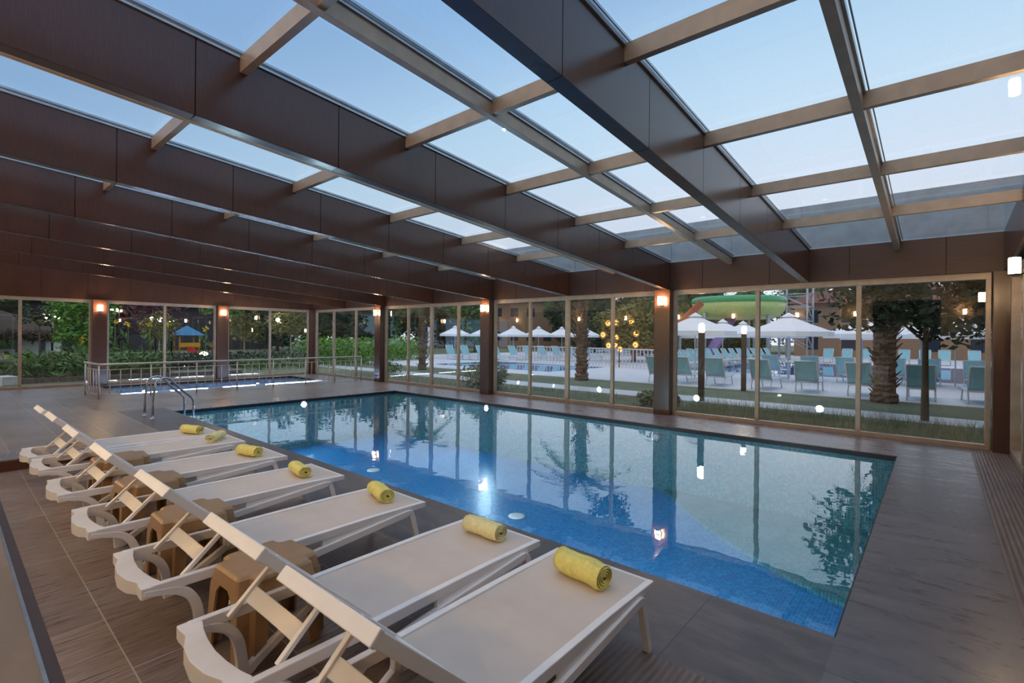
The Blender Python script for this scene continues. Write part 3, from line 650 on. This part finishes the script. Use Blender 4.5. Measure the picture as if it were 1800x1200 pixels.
# parasols
pa=thing('parasol','x','parasol',(0,0,GZ),0,'white parasols by the outdoor pools')
b=MB(); n=8; R_=1.62; v=[(0,0,2.62)]
for k in range(n): a=2*PI*k/n+.2; v.append((.8*math.cos(a),.8*math.sin(a),2.28))
for k in range(n): a=2*PI*k/n+.2; v.append((R_*math.cos(a),R_*math.sin(a),1.98))
for k in range(n): a=2*PI*k/n+.2; v.append((R_*1.0*math.cos(a),R_*math.sin(a),1.80))
f=[(0,1+k,1+(k+1)%n) for k in range(n)]+[(1+k,9+k,9+(k+1)%n,1+(k+1)%n) for k in range(n)]+[(9+k,17+k,17+(k+1)%n,9+(k+1)%n) for k in range(n)]
b.add(v,f,False); cn=obj('canopy',b,M_canvas,pa)
m_=cn.modifiers.new('th','SOLIDIFY'); m_.thickness=.012
b=MB(); v=[(0,0,2.74)]+[(.3*math.cos(2*PI*k/n),.3*math.sin(2*PI*k/n),2.56) for k in range(n)]; b.add(v,[(0,1+k,1+(k+1)%n) for k in range(n)]); obj('vent_cap',b,M_canvas,pa)
obj('pole',MB().tube([(0,0,0),(0,0,2.6)],.028,8),M_whitemetal,pa)
obj('base',MB().lathe([(.32,0),(.32,.06),(.05,.1)],n=16),M_whitemetal,pa)
b=MB()
for k in range(n): a=2*PI*k/n+.2; b.tube([(0,0,2.54),(R_*.98*math.cos(a),R_*.98*math.sin(a),1.96)],.012,5)
obj('ribs',b,M_whitemetal,pa)
PS=[(-29.3,27,.0,'farthest left of the row, first from the white board'),(-26.8,27.9,.1,'in the far left row, second from the white board'),(-25.1,29.3,.2,'in the far left row, third from the white board'),(-24.0,31.1,.3,'in the far left row, fourth from the white board'),(-23.1,33.0,.1,'in the far left row, fifth from the white board'),(-22.1,35.1,.2,'in the far left row, nearest the big palm'),
    (-7.39,19.9,.1,'large, right beside the first wide column'),(-8.0,25.2,.3,'smaller, behind the large one at the first wide column'),(-7.9,28.2,.0,'small, between the two garden posts'),(-4.4,21.7,.15,'large, in the middle of the right-hand glass section'),(-6.9,31.5,.1,'far, partly behind the middle large one'),
    (-2.3,24.3,.2,'right, partly behind the thick palm trunk'),(-.5,27.5,.1,'beyond the palm trunk, under the dark tree'),(.5,23.3,.3,'at the far right behind the thin tree trunk'),(2.2,25.5,.1,'at the right edge of the glass wall'),(-3.6,38.6,.1,'small one beyond the outdoor pool'),(-13.6,37,.1,'small one near the orange slide')]
for i,(x,y,rz,lb) in enumerate(PS):
    lb='white parasol, '+lb
    if i==0: pa.location=(x,y,GZ); pa['label']=lb; q_=pa
    else: q_=dup(pa,(x,y,GZ),rz,lb)
    q_.scale=(.76,.76,.93) if i<6 or i>=15 else (.95,.95,1) if i in (6,9) else (.85,.85,.97)
# outdoor loungers (backrest at -y side, i.e. back turned to the hall)
ol=thing('pool_lounger','x','sun lounger',(0,0,GZ),0,'turquoise loungers on the outdoor terrace')
b=MB()
for s in (-.3,.3): b.tube([(s,-.1,.34),(s,1.25,.34)],.022,6)
for y in (-.1,1.25): b.tube([(-.3,y,.34),(.3,y,.34)],.022,6)
obj('frame',b,M_whitemetal,ol)
obj('seat',sheet(.28,[(-.08,.36),(.3,.35),(.8,.35),(1.23,.36)],.008,.02,4),M_turq,ol)
b=MB()
for s in (-.3,.3): b.tube([(s,-.05,.36),(s,-.42,1.0)],.022,6)
for q in (.0,1): b.tube([(-.3,-.05-.37*q,.36+.64*q),(.3,-.05-.37*q,.36+.64*q)],.024,6)
br=obj('backrest',b,M_whitemetal,ol)
obj('back_sling',sheet(.28,[(-.06-.37*i/4,.38+.62*i/4) for i in range(5)],.008,.0,4),M_turq,br)
for s in (-.3,.3):
    obj('leg',MB().tube([(s,.0,.33),(s,-.12,.15),(s,-.1,.0)],.02,6),M_whitemetal,ol)
    obj('leg',MB().tube([(s,.95,.33),(s,1.12,.0)],.02,6),M_whitemetal,ol)
OL=[]
for i,(x,y) in enumerate([(-7.92,17.6),(-6.97,17.7),(-5.83,17.7),(-4.35,17.7),(-3.06,17.7),(-1.69,17.75),(-.32,17.7),(.93,17.85)]):
    OL.append((x,y,.04*((i*7)%5-2),'%s turquoise lounger from the left in the front row, its back to the hall'%OW[i]))
for i,(x,y) in enumerate([(-5.29,23.2),(-3.84,22.9),(-2.62,22.8),(-1.19,23.0),(-.2,23.6),(1.03,23)]):
    OL.append((x,y,.05*((i*3)%5-2),'%s turquoise lounger from the left in the second row, its back to the hall'%OW[i]))
for i in range(11): OL.append((-11.3+.62*i*.35,30.5+i*.9,-1.77,'%s turquoise lounger from the camera in the long slanting row by the pool'%OW[i]))
for i in range(6): OL.append((-10.9+.15*i,26.0+i*.75,-1.77,'%s turquoise lounger from the camera in the group behind the square lamp posts'%OW[i]))
for i,(x,y) in enumerate([(-26.6,24.2),(-25.6,24.7),(-24.6,25.3),(-23.7,25.9),(-23.1,27.1),(-22.3,27.8),(-21.4,28.4),(-20.6,29.0),(-19.8,29.7),(-19,30.4)]):
    OL.append((x,y,-1.77,'%s turquoise lounger from the white board under the far left parasols'%OW[i]))
for i,(x,y) in enumerate([(-6.0,42.2),(-4.9,42.6),(-3.8,43),(-2.7,43),(-1.7,43.4),(-.6,43.8),(.4,44.2),(1.9,44.6)]):
    OL.append((x,y,PI,'%s blue lounger from the left beyond the outdoor pool, facing the hall'%OW[i]))
for i,(x,y,rz,lb) in enumerate(OL):
    if i==0: ol.location=(x,y,GZ); ol['label']=lb
    else: dup(ol,(x,y,GZ+.02),rz,lb)
# ------------------------------------------------------------------ plants
def leaves(b,n,fn,size,seed,flat=.5,asp=2.0):
    rg=np.random.default_rng(seed); P=np.array([fn(rg) for _ in range(n)])
    d=rg.normal(size=(n,3)); d[:,2]*=flat; d/=np.linalg.norm(d,axis=1)[:,None]
    e=rg.normal(size=(n,3)); w=np.cross(d,e); w/=np.linalg.norm(w,axis=1)[:,None]+1e-9
    s=size*rg.uniform(.6,1.3,(n,1)); a=P-w*s/asp*.5; c=P+w*s/asp*.5; t0=P-d*s*.5; t1=P+d*s*.5
    v=np.stack([t0,a,t1,c],1).reshape(-1,3); b.add(v.tolist(),[(4*i,4*i+1,4*i+2,4*i+3) for i in range(n)])
def ell(cx,cy,cz,rx,ry,rz,shell=.55,lump=None):
    def fn(rg):
        d=rg.normal(size=3); d/=np.linalg.norm(d); r=shell+(1-shell)*rg.random()**.5
        k=1+.18*math.sin(d[0]*5+cx)+.15*math.sin(d[1]*6+cy*2)+.12*math.sin(d[2]*7)
        return (cx+d[0]*rx*r*k,cy+d[1]*ry*r*k,cz+d[2]*rz*r*k)
    return fn
def tree(x,y,h,trh,r,mt,label,n=900,size=.28,tr=.09,bark=None,name='tree',group=None,seed=1,rz=None,lean=0,core=True):
    t=thing(name,label,'tree',(x,y,GZ),0,group)
    rz=rz or (h-trh)/2
    b=MB(); b.tube([(0,0,-.05),(lean*.4,0,trh*.5),(lean,0,trh),(lean,0,trh+rz*.8)],[tr*1.25,tr,tr*.8,tr*.4],8)
    rg=np.random.default_rng(seed)
    for k in range(5):
        a=rg.uniform(0,2*PI); b.tube([(lean,0,trh*.95),(lean+math.cos(a)*r*.35,math.sin(a)*r*.35,trh+rz*.4),(lean+math.cos(a)*r*.7,math.sin(a)*r*.7,trh+rz*.9)],[tr*.5,tr*.35,tr*.15],5)
    obj('trunk',b,bark or M_bark,t)
    b=MB(); leaves(b,n,ell(lean,0,trh+rz,r,r,rz,.35),size,seed); obj('crown',b,mt,t)
    return t
# tree by the right, thin trunk and dark crown just outside the glass
tree(-.18,13.5,4.1,1.75,1.75,M_leafdark,'dark leafy tree with a thin trunk close outside the right glass section',4200,.2,.06,M_bark,seed=3)
tree(-7.05,12.6,4.1,2.9,.6,M_leafy,'slender young tree on the lawn beside the big palm',900,.16,.05,M_bark,seed=4)
def palm(x,y,h,r,label,seed,crz=1.0):
    t=thing('palm_tree',label,'palm tree',(x,y,GZ),0,'palm trees on the lawn'); rg=np.random.default_rng(seed)
    prof=[]; k=int(h/.07)
    for i in range(k+1):
        z=h*i/k; rr=r*(1.25 if z<.25 else 1.0)*(1+.10*(i%2)); prof.append((rr,z))
    tb=MB().lathe(prof,n=16,sm=False); tb.v=[(x*(1+rg.normal(0,.05)),y*(1+rg.normal(0,.05)),z+rg.normal(0,.012)) for x,y,z in tb.v]; obj('trunk',tb,M_palm,t)
    b=MB()
    for i in range(int(h*34)):
        z=rg.uniform(.15,h); a=rg.uniform(0,2*PI); l=rg.uniform(.06,.16)*(1.6 if z>1.2 else 1)
        p=Vector((math.cos(a)*r*.95,math.sin(a)*r*.95,z)); q=Vector((math.cos(a)*(r+l),math.sin(a)*(r+l),z+l*1.1)); w=Vector((-math.sin(a),math.cos(a),0))*.05
        b.add([p-w,p+w,q+w*.5,q-w*.5,p-w-Vector((0,0,.05)),p+w-Vector((0,0,.05)),q+w*.5-Vector((0,0,.02)),q-w*.5-Vector((0,0,.02))],[(0,1,2,3),(7,6,5,4),(0,4,5,1),(1,5,6,2),(2,6,7,3),(3,7,4,0)])
    obj('leaf_stubs',b,M_palm,t)
    for i in range(22):
        b=MB(); a=2*PI*i/22+rg.uniform(-.1,.1); el=rg.uniform(-.25,1.1); Lf=rg.uniform(1.5,2.1)*crz; sp=[]
        for j in range(9):
            s=j/8; sp.append(Vector((math.cos(a)*(r+Lf*s*math.cos(el*.7)),math.sin(a)*(r+Lf*s*math.cos(el*.7)),h+Lf*s*math.sin(el)-.9*s*s)))
        b.tube(sp,[.02*(1-.7*j/8) for j in range(9)],4)
        for j in range(1,9):
            for kk in range(3):
                s=(j-1+kk/3)/8; p=sp[j-1].lerp(sp[j],kk/3); d=(sp[j]-sp[j-1]).normalized(); sd=d.cross(Vector((0,0,1))).normalized(); l=.45*math.sin(PI*min(1,s*.9+.12))+.08
                for sg in (-1,1):
                    q=p+(sd*sg+d*.7-Vector((0,0,.35))).normalized()*l; b.add([p-d*.018,p+d*.018,q],[(0,1,2)])
        obj('frond',b,M_leaf if i%3 else M_leafy,t)
    return t
palm(-10.58,16.5,3.9,.2,'palm tree with rough trunk on the lawn beyond the middle glass section',11)
palm(-1.07,16.75,3.5,.24,'thick rough palm tree beyond the right glass section',12,.9)
palm(-19.3,15.6,3.4,.16,'palm tree seen through the glass next to the far column',13,.8)
# low bushes
def bush(x,y,rx,ry,h,mt,label,n=700,size=.14,seed=1,name='bush',cat='bush',group=None,kind=None):
    b=MB(); leaves(b,n,ell(0,0,h*.45,rx,ry,h*.55,.2),size,seed,.8,3); o=obj(name,b,mt,None,(x,y,GZ)); return tag(o,label,cat,group,kind)
bush(-11.0,11.5,.95,.6,.9,M_reed,'round grey green bush right outside the second column',1600,.16,5)
bush(-5.1,11.5,.5,.35,.42,M_reed,'pale grass tuft just outside the glass left of the first wide column',1200,.22,6)
bush(-19.0,13.5,.8,.5,.5,M_leaf,'small bush outside the far corner section',500,.16,8)
def tufts(x0,x1,y0,y1,n,h,mt,label,seed):
    rg=np.random.default_rng(seed); b=MB()
    for i in range(n):
        x,y=rg.uniform(x0,x1),rg.uniform(y0,y1); a=rg.uniform(0,2*PI); hh=h*rg.uniform(.5,1.3); lx,ly=rg.normal(0,.3,2)*hh; w=.006
        b.add([(x-w*math.cos(a),y-w*math.sin(a),GZ),(x+w*math.cos(a),y+w*math.sin(a),GZ),(x+lx*.4,y+ly*.4,GZ+hh*.7),(x+lx,y+ly,GZ+hh)],[(0,1,2)] if i%2 else [(0,1,3)])
    o=obj('grass_tufts',b,mt); return tag(o,label,'grass',None,'stuff')
tufts(-4.5,2.5,10.4,12.6,7000,.26,M_reed,'loose tufts of long pale grass along the foot of the right glass section',21)
tufts(-19,-4.5,10.4,12.8,5000,.12,M_reed,'short rough grass along the foot of the long glass wall',22)
# hedges
def hedge(x0,x1,y0,y1,h,mt,label,n,size,seed):
    def fn(rg): return (rg.uniform(x0,x1),rg.uniform(y0,y1),GZ+h*rg.random()**.7*(.8+.25*math.sin(rg.uniform(0,6)+x0)))
    b=MB(); leaves(b,n,fn,size,seed,1.2,3.2); o=obj('hedge',b,mt); return tag(o,label,'hedge')
hedge(-26,-22.8,-3,6,.95,M_leaf,'bushy green hedge outside the left glass wall, in front of the thatched hut',6500,.30,31)
hedge(-29,-26.2,4.5,13.5,.75,M_leafdark,'dark green planting outside the left glass wall between the columns',4200,.26,32)
hedge(-31,-27,14.5,22.5,1.5,M_leafbr,'bright green hedge outside the far corner of the hall',6500,.3,33)
hedge(-30,-24,9.5,16.5,.55,M_leaf,'low green planting behind the paddling pool glass',3500,.22,34)
b=MB().box(-23.1,-22.6,-3,8.5,GZ,.06); o=obj('planter_kerb',b,M_copeF); tag(o,'low grey kerb in front of the hedge outside the left glass wall','kerb')
b=MB().box(-.35,.35,-.2,.2,0,.3); o=obj('stone_block',b,M_hut,None,(-22.3,1.35,GZ),.3,.02); tag(o,'pale rectangular stone block in front of the hedge','block')
def flower(x,y,h,label,seed):
    t=thing('yellow_canna',label,'flower',(x,y,GZ),0,'yellow flowers on tall stalks'); rg=np.random.default_rng(seed)
    obj('stem',MB().tube([(0,0,0),(.04,.02,h*.6),(0,.05,h)],[.03,.02,.012],5),M_leaf,t)
    b=MB(); leaves(b,26,ell(0,0,h*.5,.28,.28,h*.45,.1),.38,seed,1.6,3.5); obj('leaves',b,M_leaf,t)
    b=MB(); leaves(b,16,ell(0,.05,h,.13,.13,.12,.2),.13,seed+1,1,1.6); obj('petals',b,M_yellow,t)
for i,(x,y,h,lb) in enumerate([(-27.5,4.6,1.7,'at the left of the first lamp column, lowest'),(-28,5.1,2.15,'left of the first lamp column, tallest of three'),(-28.6,5.7,2.1,'just left of the first lamp column'),(-27.6,6.3,2.1,'just right of the first lamp column'),(-28,7.1,2.1,'second to the right of the first lamp column'),(-28.5,8.9,1.95,'third to the right of the first lamp column'),(-27.8,3.9,1.4,'in front of the white hut wall')]): flower(x,y,h,'yellow flower on a tall stalk, '+lb,50+i)
# thatched hut
t=thing('thatched_hut','thatched hut with white walls and a dark opening at the far left','hut',(-41,-.5,GZ))
obj('thatch_roof',MB().lathe([(5.25,1.42),(5.4,1.6),(4.4,2.35),(3.0,2.85),(1.6,3.4),(.05,3.8)],(0,0,0),40,False),M_thatch,t)
b=MB(); leaves(b,5000,lambda rg:(lambda a,r:(math.cos(a)*r,math.sin(a)*r,1.5+.12*rg.normal()))(rg.uniform(0,2*PI),rg.uniform(5.0,5.5)),.45,61,2.5,5); obj('thatch_fringe',b,M_thatch,t)
obj('wall',MB().box(1.6,2.1,3.4,4.25,0,1.5),M_hut,t); obj('wall',MB().box(1.5,2.0,4.5,4.75,0,1.5),M_hut,t); obj('wall',MB().box(1.2,1.7,4.8,5.2,0,1.5),M_hut,t)
obj('counter',MB().box(1.6,2.6,-3,3.2,0,.75),M_hut,t)
# garden lamps
def glamp(x,y,h,r,label,post=M_dark,n=1):
    r*=.72
    t=thing('garden_lamp',label,'garden lamp',(x,y,GZ),0,'garden lamps'); obj('pole',MB().tube([(0,0,0),(0,0,h)],.05,8),post,t)
    for k in range(n): 
        a=(k-(n-1)/2)*r*3.4; obj('globe',MB().lathe([(r*math.sin(q),-r*math.cos(q)) for q in np.linspace(.15,PI-.05,9)],(a*.65,a*.76,h+r*.9),14),M_lampout,t)
        if n>1: obj('bracket',MB().tube([(0,0,h-.1),(a*.65,a*.76,h)],.02,5),post,t)
glamp(-35.6,3.9,2.4,.17,'twin globe lamp in front of the white hut',n=2)
glamp(-38,9.05,2.45,.2,'twin globe lamp beside the round tree outside the left glass wall',n=2)
glamp(-33.4,14.75,2.55,.17,'single bright globe lamp on a dark post near the far corner')
glamp(-34.5,6.3,2.9,.1,'small twin lamp in front of the large green tree',n=2)
glamp(-52,28.5,1.1,.12,'low garden light far beyond the hedge')
glamp(-40,13.5,2.9,.07,'small lamp on a thin pole near the play frame')
glamp(-44,8.3,3.2,.1,'small twin lamp far behind the flowers',n=2)
glamp(-46,12,2.6,.09,'small twin lamp behind the play frame',n=2)
def spot(x,y,r,label,h=.0):
    o=obj('ground_spotlight',MB().lathe([(r,0),(r*.9,r*.5),(r*.4,r*.9),(.01,r)],n=14),M_lampout,None,(x,y,GZ+h)); tag(o,label,'spotlight','ground lights outdoors')
spot(-38,11.8,.27,'bright floodlight on the lawn left of the second lamp column',.2); spot(-34.3,11.3,.24,'bright floodlight on the lawn behind the second lamp column',.15)
for x,y,lb in ((-3.53,16.3,'in the lawn behind the middle pane of the right section'),(-7.0,15.9,'in the lawn left of the first wide column'),(-13.6,14.8,'in the lawn right of the second column'),(-13.5,17.0,'at the terrace edge by the second column'),(-17.5,19.2,'on the edge of the light blue outdoor pool'),(-24.5,20.2,'on the terrace before the far left parasols')):
    o=obj('ground_spotlight',MB().lathe([(.04,0),(.04,.015),(.015,.02)],n=14),M_tiny,None,(x,y,GZ+.02)); tag(o,'small round ground light '+lb,'spotlight','ground lights outdoors')
def bollard(x,y,label):
    t=thing('lamp_post',label,'lamp post',(x,y,GZ),.2,'square garden lamp posts'); obj('post',MB().box(-.075,.075,-.075,.075,0,1.85),M_postw,t,bev=.01)
    obj('lamp_head',MB().lathe([(.05,1.85),(.075,1.88),(.075,2.05),(.04,2.1)],n=16),M_lampout,t)
bollard(-4.8,13.4,'square lamp post with glowing head standing nearest outside the right glass section'); bollard(-4.73,17.0,'square lamp post with glowing head, the farther of the two')
# trees left
tree(-34,5.0,4.9,.8,1.25,M_leafbr,'large light green tree between the hut and the left column',3600,.26,.07,seed=41,rz=2.0)
tree(-36,8.75,3.0,1.3,.95,M_leafy,'small round tree next to the twin globe lamp',900,.2,.05,M_barkl,seed=42)
tree(-38,14.4,3.3,1.2,1.4,M_leafy,'round olive tree right of the second column of the left wall',1100,.24,.06,M_barkl,seed=43)
tree(-34.4,16.1,3.7,1.5,1.5,M_leafy,'round tree beside the single bright globe lamp',1200,.24,.06,M_barkl,seed=44)
tree(-37,12.6,4.3,2.9,1.5,M_leaf,'flat-topped young tree left of the second column of the left wall',900,.24,.04,M_barkl,seed=45)
tree(-35.5,3.4,3.0,2.1,.9,M_leafdark,'small dark tree with thin stem before the white hut wall',500,.22,.04,seed=46)
tree(-45,10.5,6,1.5,2.2,M_leafred,'red-leaved tree behind the twin globe lamp',1100,.34,.1,seed=47)
# play frame and swing
t=thing('play_tower','play tower with blue roof and yellow posts on the lawn','play tower',(-46.5,13.2,GZ))
b=MB(); b.add([(-1.05,-1.05,1.55),(1.05,-1.05,1.55),(1.05,1.05,1.55),(-1.05,1.05,1.55),(0,0,2.35)],[(0,1,4),(1,2,4),(2,3,4),(3,0,4),(3,2,1,0)]); obj('roof',b,M_playb,t)
for sx_ in (-1,1):
    for sy_ in (-1,1): obj('post',MB().tube([(sx_*.7,sy_*.7,0),(sx_*.7,sy_*.7,1.6)],.06,8),M_playy,t)
obj('deck',MB().box(-.75,.75,-.75,.75,.5,.6),M_playr,t); obj('panel',MB().box(.7,.76,-.75,.75,.6,.95),M_playy,t)
obj('slide',MB().ribbon([(.75,.6),(1.6,.15),(1.9,.1)],.06,-.3,.3,'y'),M_playr,t)
t=thing('spring_rocker','red and white playground swing frame beside the second lamp column','swing',(-45.5,15.3,GZ))
obj('arch',MB().tube([(0,-.6,0),(0,-.55,1.0),(0,0,1.4),(0,.55,1.0),(0,.6,0)],.06,8),M_playr,t); obj('seat',MB().box(-.2,.2,-.35,.35,.0,.3),M_hut,t)
# white board, sign
t=thing('notice_board','plain white board on posts beside the far left parasols','board',(-29.6,24.6,GZ),-.9); obj('panel',MB().box(-.5,.5,-.03,.03,.9,2.35),M_hut,t); obj('post',MB().tube([(-.45,0,0),(-.45,0,2.3)],.03,6),M_whitemetal,t); obj('post',MB().tube([(.45,0,0),(.45,0,2.3)],.03,6),M_whitemetal,t)
# slides
t=thing('water_slide','water slide with green and yellow ring channel on steel supports','water slide',(-12.2,42,GZ))
def channel(path,r,n=10,sweep=PI,flip=False):
    b=MB(); v=[];f=[]; pts=[Vector(p) for p in path]
    for i,p in enumerate(pts):
        d=(pts[min(i+1,len(pts)-1)]-pts[max(i-1,0)]).normalized(); sd=d.cross(Vector((0,0,1))).normalized(); up=sd.cross(d).normalized()
        for ring,rr in ((0,r),(1,r*.93)):
            for k in range(n+1): a=-sweep/2+sweep*k/n; v.append(p+sd*math.sin(a)*rr-up*math.cos(a)*rr)
    m=2*(n+1)
    for i in range(len(pts)-1):
        for k in range(n):
            f.append((i*m+k,i*m+k+1,(i+1)*m+k+1,(i+1)*m+k)); q=n+1; f.append((i*m+q+k+1,i*m+q+k,(i+1)*m+q+k,(i+1)*m+q+k+1))
    b.add(v,f,True); return b
obj('upper_channel',MB().lathe([(2.3,3.25),(3.0,3.45),(3.35,3.9),(3.45,4.45),(3.38,4.45),(3.25,3.95),(2.9,3.55),(2.3,3.33)],n=48),M_syel,t)
obj('upper_rim',MB().lathe([(3.45,4.45),(3.5,4.6),(3.47,4.85),(3.3,4.95),(3.2,4.9),(3.38,4.45)],n=48),M_sgreen,t)
ring2=[(-2.2+2.6*math.cos(a),.4+2.6*math.sin(a),2.9-.5*(a+1)/6.3) for a in np.linspace(1.2,5.6,33)]
obj('lower_channel',channel(ring2,.62,10,2.4),M_syel,t)
obj('purple_channel',channel([(1.2,1,5.0),(.7,0,4.6),(.3,-2,3.8),(-.1,-3,2.6),(-.5,-4,1.35),(-.7,-4.6,.75)],.5,8,2.6),M_spur,t)
for i,(x,y) in enumerate([(-3.1,0),(2.6,-1.4),(0,3.1),(-1.6,-2.8),(1.2,.4),(3.2,2.5)]): obj('support',MB().tube([(x,y,0),(x,y,3.7)],.14,8),M_steelp,t)
b=MB()
tx=(2.2,4.2); ty=(4,6.5)
for z in (2.0,3.2,4.4,5.4):
    for p,q in (((tx[0],ty[0]),(tx[1],ty[0])),((tx[0],ty[1]),(tx[1],ty[1])),((tx[0],ty[0]),(tx[0],ty[1])),((tx[1],ty[0]),(tx[1],ty[1]))): b.tube([(p[0],p[1],z),(q[0],q[1],z)],.05,5); b.tube([(p[0],p[1],z),(q[0],q[1],z-1.1)],.04,5)
for x in tx:
    for y in ty: b.tube([(x,y,0),(x,y,6.2)],.08,6)
obj('stair_tower',b,M_steelp,t)
t=thing('orange_slide','short orange water slide running down to the left beyond the big palm','water slide',(-16.5,34.5,GZ)); obj('channel',channel([(3.3,1.5,4.5),(2.2,1.0,3.2),(1.2,.3,2.0),(.3,-.2,1.3),(-1.0,-.5,.95)],.6,8,2.8),M_sor,t); obj('support',MB().tube([(2.2,1.0,0),(2.2,1.0,2.7)],.1,6),M_steelp,t); obj('support',MB().tube([(.3,-.2,0),(.3,-.2,.8)],.1,6),M_steelp,t)
# background buildings
def building(x,y,w,d,h,mt,roof,label,rz=0,wins=(3,2)):
    t=thing('building',label,'building',(x,y,GZ),rz); obj('wall',MB().box(-w/2,w/2,-d/2,d/2,0,h),mt,t)
    rf=MB(); rf.add([(-w/2-.6,-d/2-.6,h),(w/2+.6,-d/2-.6,h),(w/2+.6,d/2+.6,h),(-w/2-.6,d/2+.6,h),(-w/2+1,0,h+1.5),(w/2-1,0,h+1.5)],[(0,1,5,4),(1,2,5),(2,3,4,5),(3,0,4),(3,2,1,0)]); obj('roof',rf,roof,t)
    for i in range(wins[0]):
        for j in range(wins[1]):
            cx=-w/2+w*(i+.5)/wins[0]; cz=h*(j+.5)/wins[1]; obj('window',MB().box(cx-.55,cx+.55,-d/2-.03,-d/2+.02,cz-.6,cz+.6),M_win,t)
building(-3.5,60,15,8,5.2,M_bldg,M_redroof,'tan building with red brown roof far behind the outdoor pool',.05,(5,2))
building(-47,57,14,8,6.8,M_bldg,M_redroof,'brown building behind the far parasols',.68,(6,2))
building(-66,59,10,8,9.0,M_bldw,M_redroof,'white multi-storey building behind the trees',.7,(4,3))
building(-62,14,22,8,4.4,simple('dark_facade',(80,74,78),.8),simple('dark_roof',(60,56,64),.7),'dark low building behind the play frame',PI/2,(6,1))
# background tree belt
bt=[]
rg=np.random.default_rng(99)
belt=[(-50,-9),(-54,-3),(-52,2.0),(-48,7.5),(-55,29),(-50,34),(-56,40),(-53,47),(-36,54),(-25,52),(-19,54),(-17,63),(8,58),(12,51),(14,43),(11,35),(8.5,27),(7.5,20.5),(-44,-14),(-41,26.5),(-38,38),(-21,43),(-62,36),(-12,68),(-30,61),(-60,49),(-21.5,51),(-28.5,47),(-32,48),(-55,28),(-51,22.5)]
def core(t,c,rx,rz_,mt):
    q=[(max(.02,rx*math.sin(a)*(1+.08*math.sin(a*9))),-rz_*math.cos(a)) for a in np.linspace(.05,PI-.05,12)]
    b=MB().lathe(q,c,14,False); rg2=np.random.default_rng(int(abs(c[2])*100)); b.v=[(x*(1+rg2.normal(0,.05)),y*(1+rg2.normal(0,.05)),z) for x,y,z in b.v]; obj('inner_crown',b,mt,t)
for i,(x,y) in enumerate(belt):
    dd=math.hypot(x,y); h=dd*.115+1.2+rg.uniform(-.5,.8); kind=i%3; rr=h*.34
    t=tree(x,y,h,.5,rr,[M_leafdark,M_leafdark,M_leaf][kind],'x',2600,.5,.2,seed=200+i,group='trees closing off the background',rz=(h-.5)/2)
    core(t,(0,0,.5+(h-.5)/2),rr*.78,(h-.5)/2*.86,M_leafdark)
    bt.append((math.atan2(y,-x),kind,t))
cnt={0:0,1:0,2:0}
for a,kind,t in sorted(bt,key=lambda q:q[0]):
    t['label']='%s %s tree from the left in the background belt'%(OW[cnt[kind]],['dark','broad dark','lighter green'][kind]); cnt[kind]+=1
for (x0,x1,y0,y1,hh,lb) in ((-74,-71,-20,34,3.6,'behind the hut and play frame'),(-58,-36,67,70,4.2,'behind the far left parasols'),(-34,-16,66,69,4.2,'behind the water slides'),(-14,22,73,76,4.4,'behind the tan building'),(17,20,20,60,3.6,'at the right edge of the garden')): 
    o=obj('hedge',MB().box(x0+.5,x1-.5,y0+.5,y1-.5,GZ,hh-.5),M_leafdark); tag(o,'tall dark background hedge '+lb,'hedge')
    b=MB(); leaves(b,3500,lambda rg:(rg.uniform(x0,x1),rg.uniform(y0,y1),rg.uniform(0,hh)),.7,int(abs(x0*7))+3,1,1.8); obj('foliage',b,M_leafdark,o)
# ceramic sun ornaments on a tree trunk wall
tree(-15.9,31.4,4.4,.9,2.5,M_leafy,'broad olive tree hung with amber star lamps beyond the big palm',5200,.3,.14,seed=77,rz=1.7)
mo=lamp('amber_star',(255,176,90),2.2)
for i,(x,z) in enumerate([(-16.68,2.54),(-16.08,2.57),(-14.97,2.63),(-17.06,1.77),(-16.07,1.59),(-14.64,1.86),(-16.62,1.05),(-14.68,1.13),(-15.77,.81),(-16.15,1.1)]):
    t=thing('star_lamp',['top left','top middle','top right','leftmost','middle','rightmost','lower left','lower right','lowest','low middle'][i]+' amber star lamp hanging in the olive tree','star lamp',(x,29.2,z),0,'amber star lamps')
    b=MB(); n=14; v=[(0,-.04,0),(0,.04,0)]
    for k in range(2*n): a=PI*k/n; r=.25 if k%2 else .09; v.append((r*math.cos(a),0,r*math.sin(a)))
    b.add(v,[(0,2+k,2+(k+1)%(2*n)) for k in range(2*n)]+[(1,2+(k+1)%(2*n),2+k) for k in range(2*n)]); obj('star',b,mo,t)
    obj('wire',MB().tube([(0,0,.1),(0,.9,.5)],.008,4),M_dark,t); obj('core',MB().lathe([(.01,-.06),(.06,-.03),(.06,.03),(.01,.06)],(0,-.04,0),8),M_bark,t)
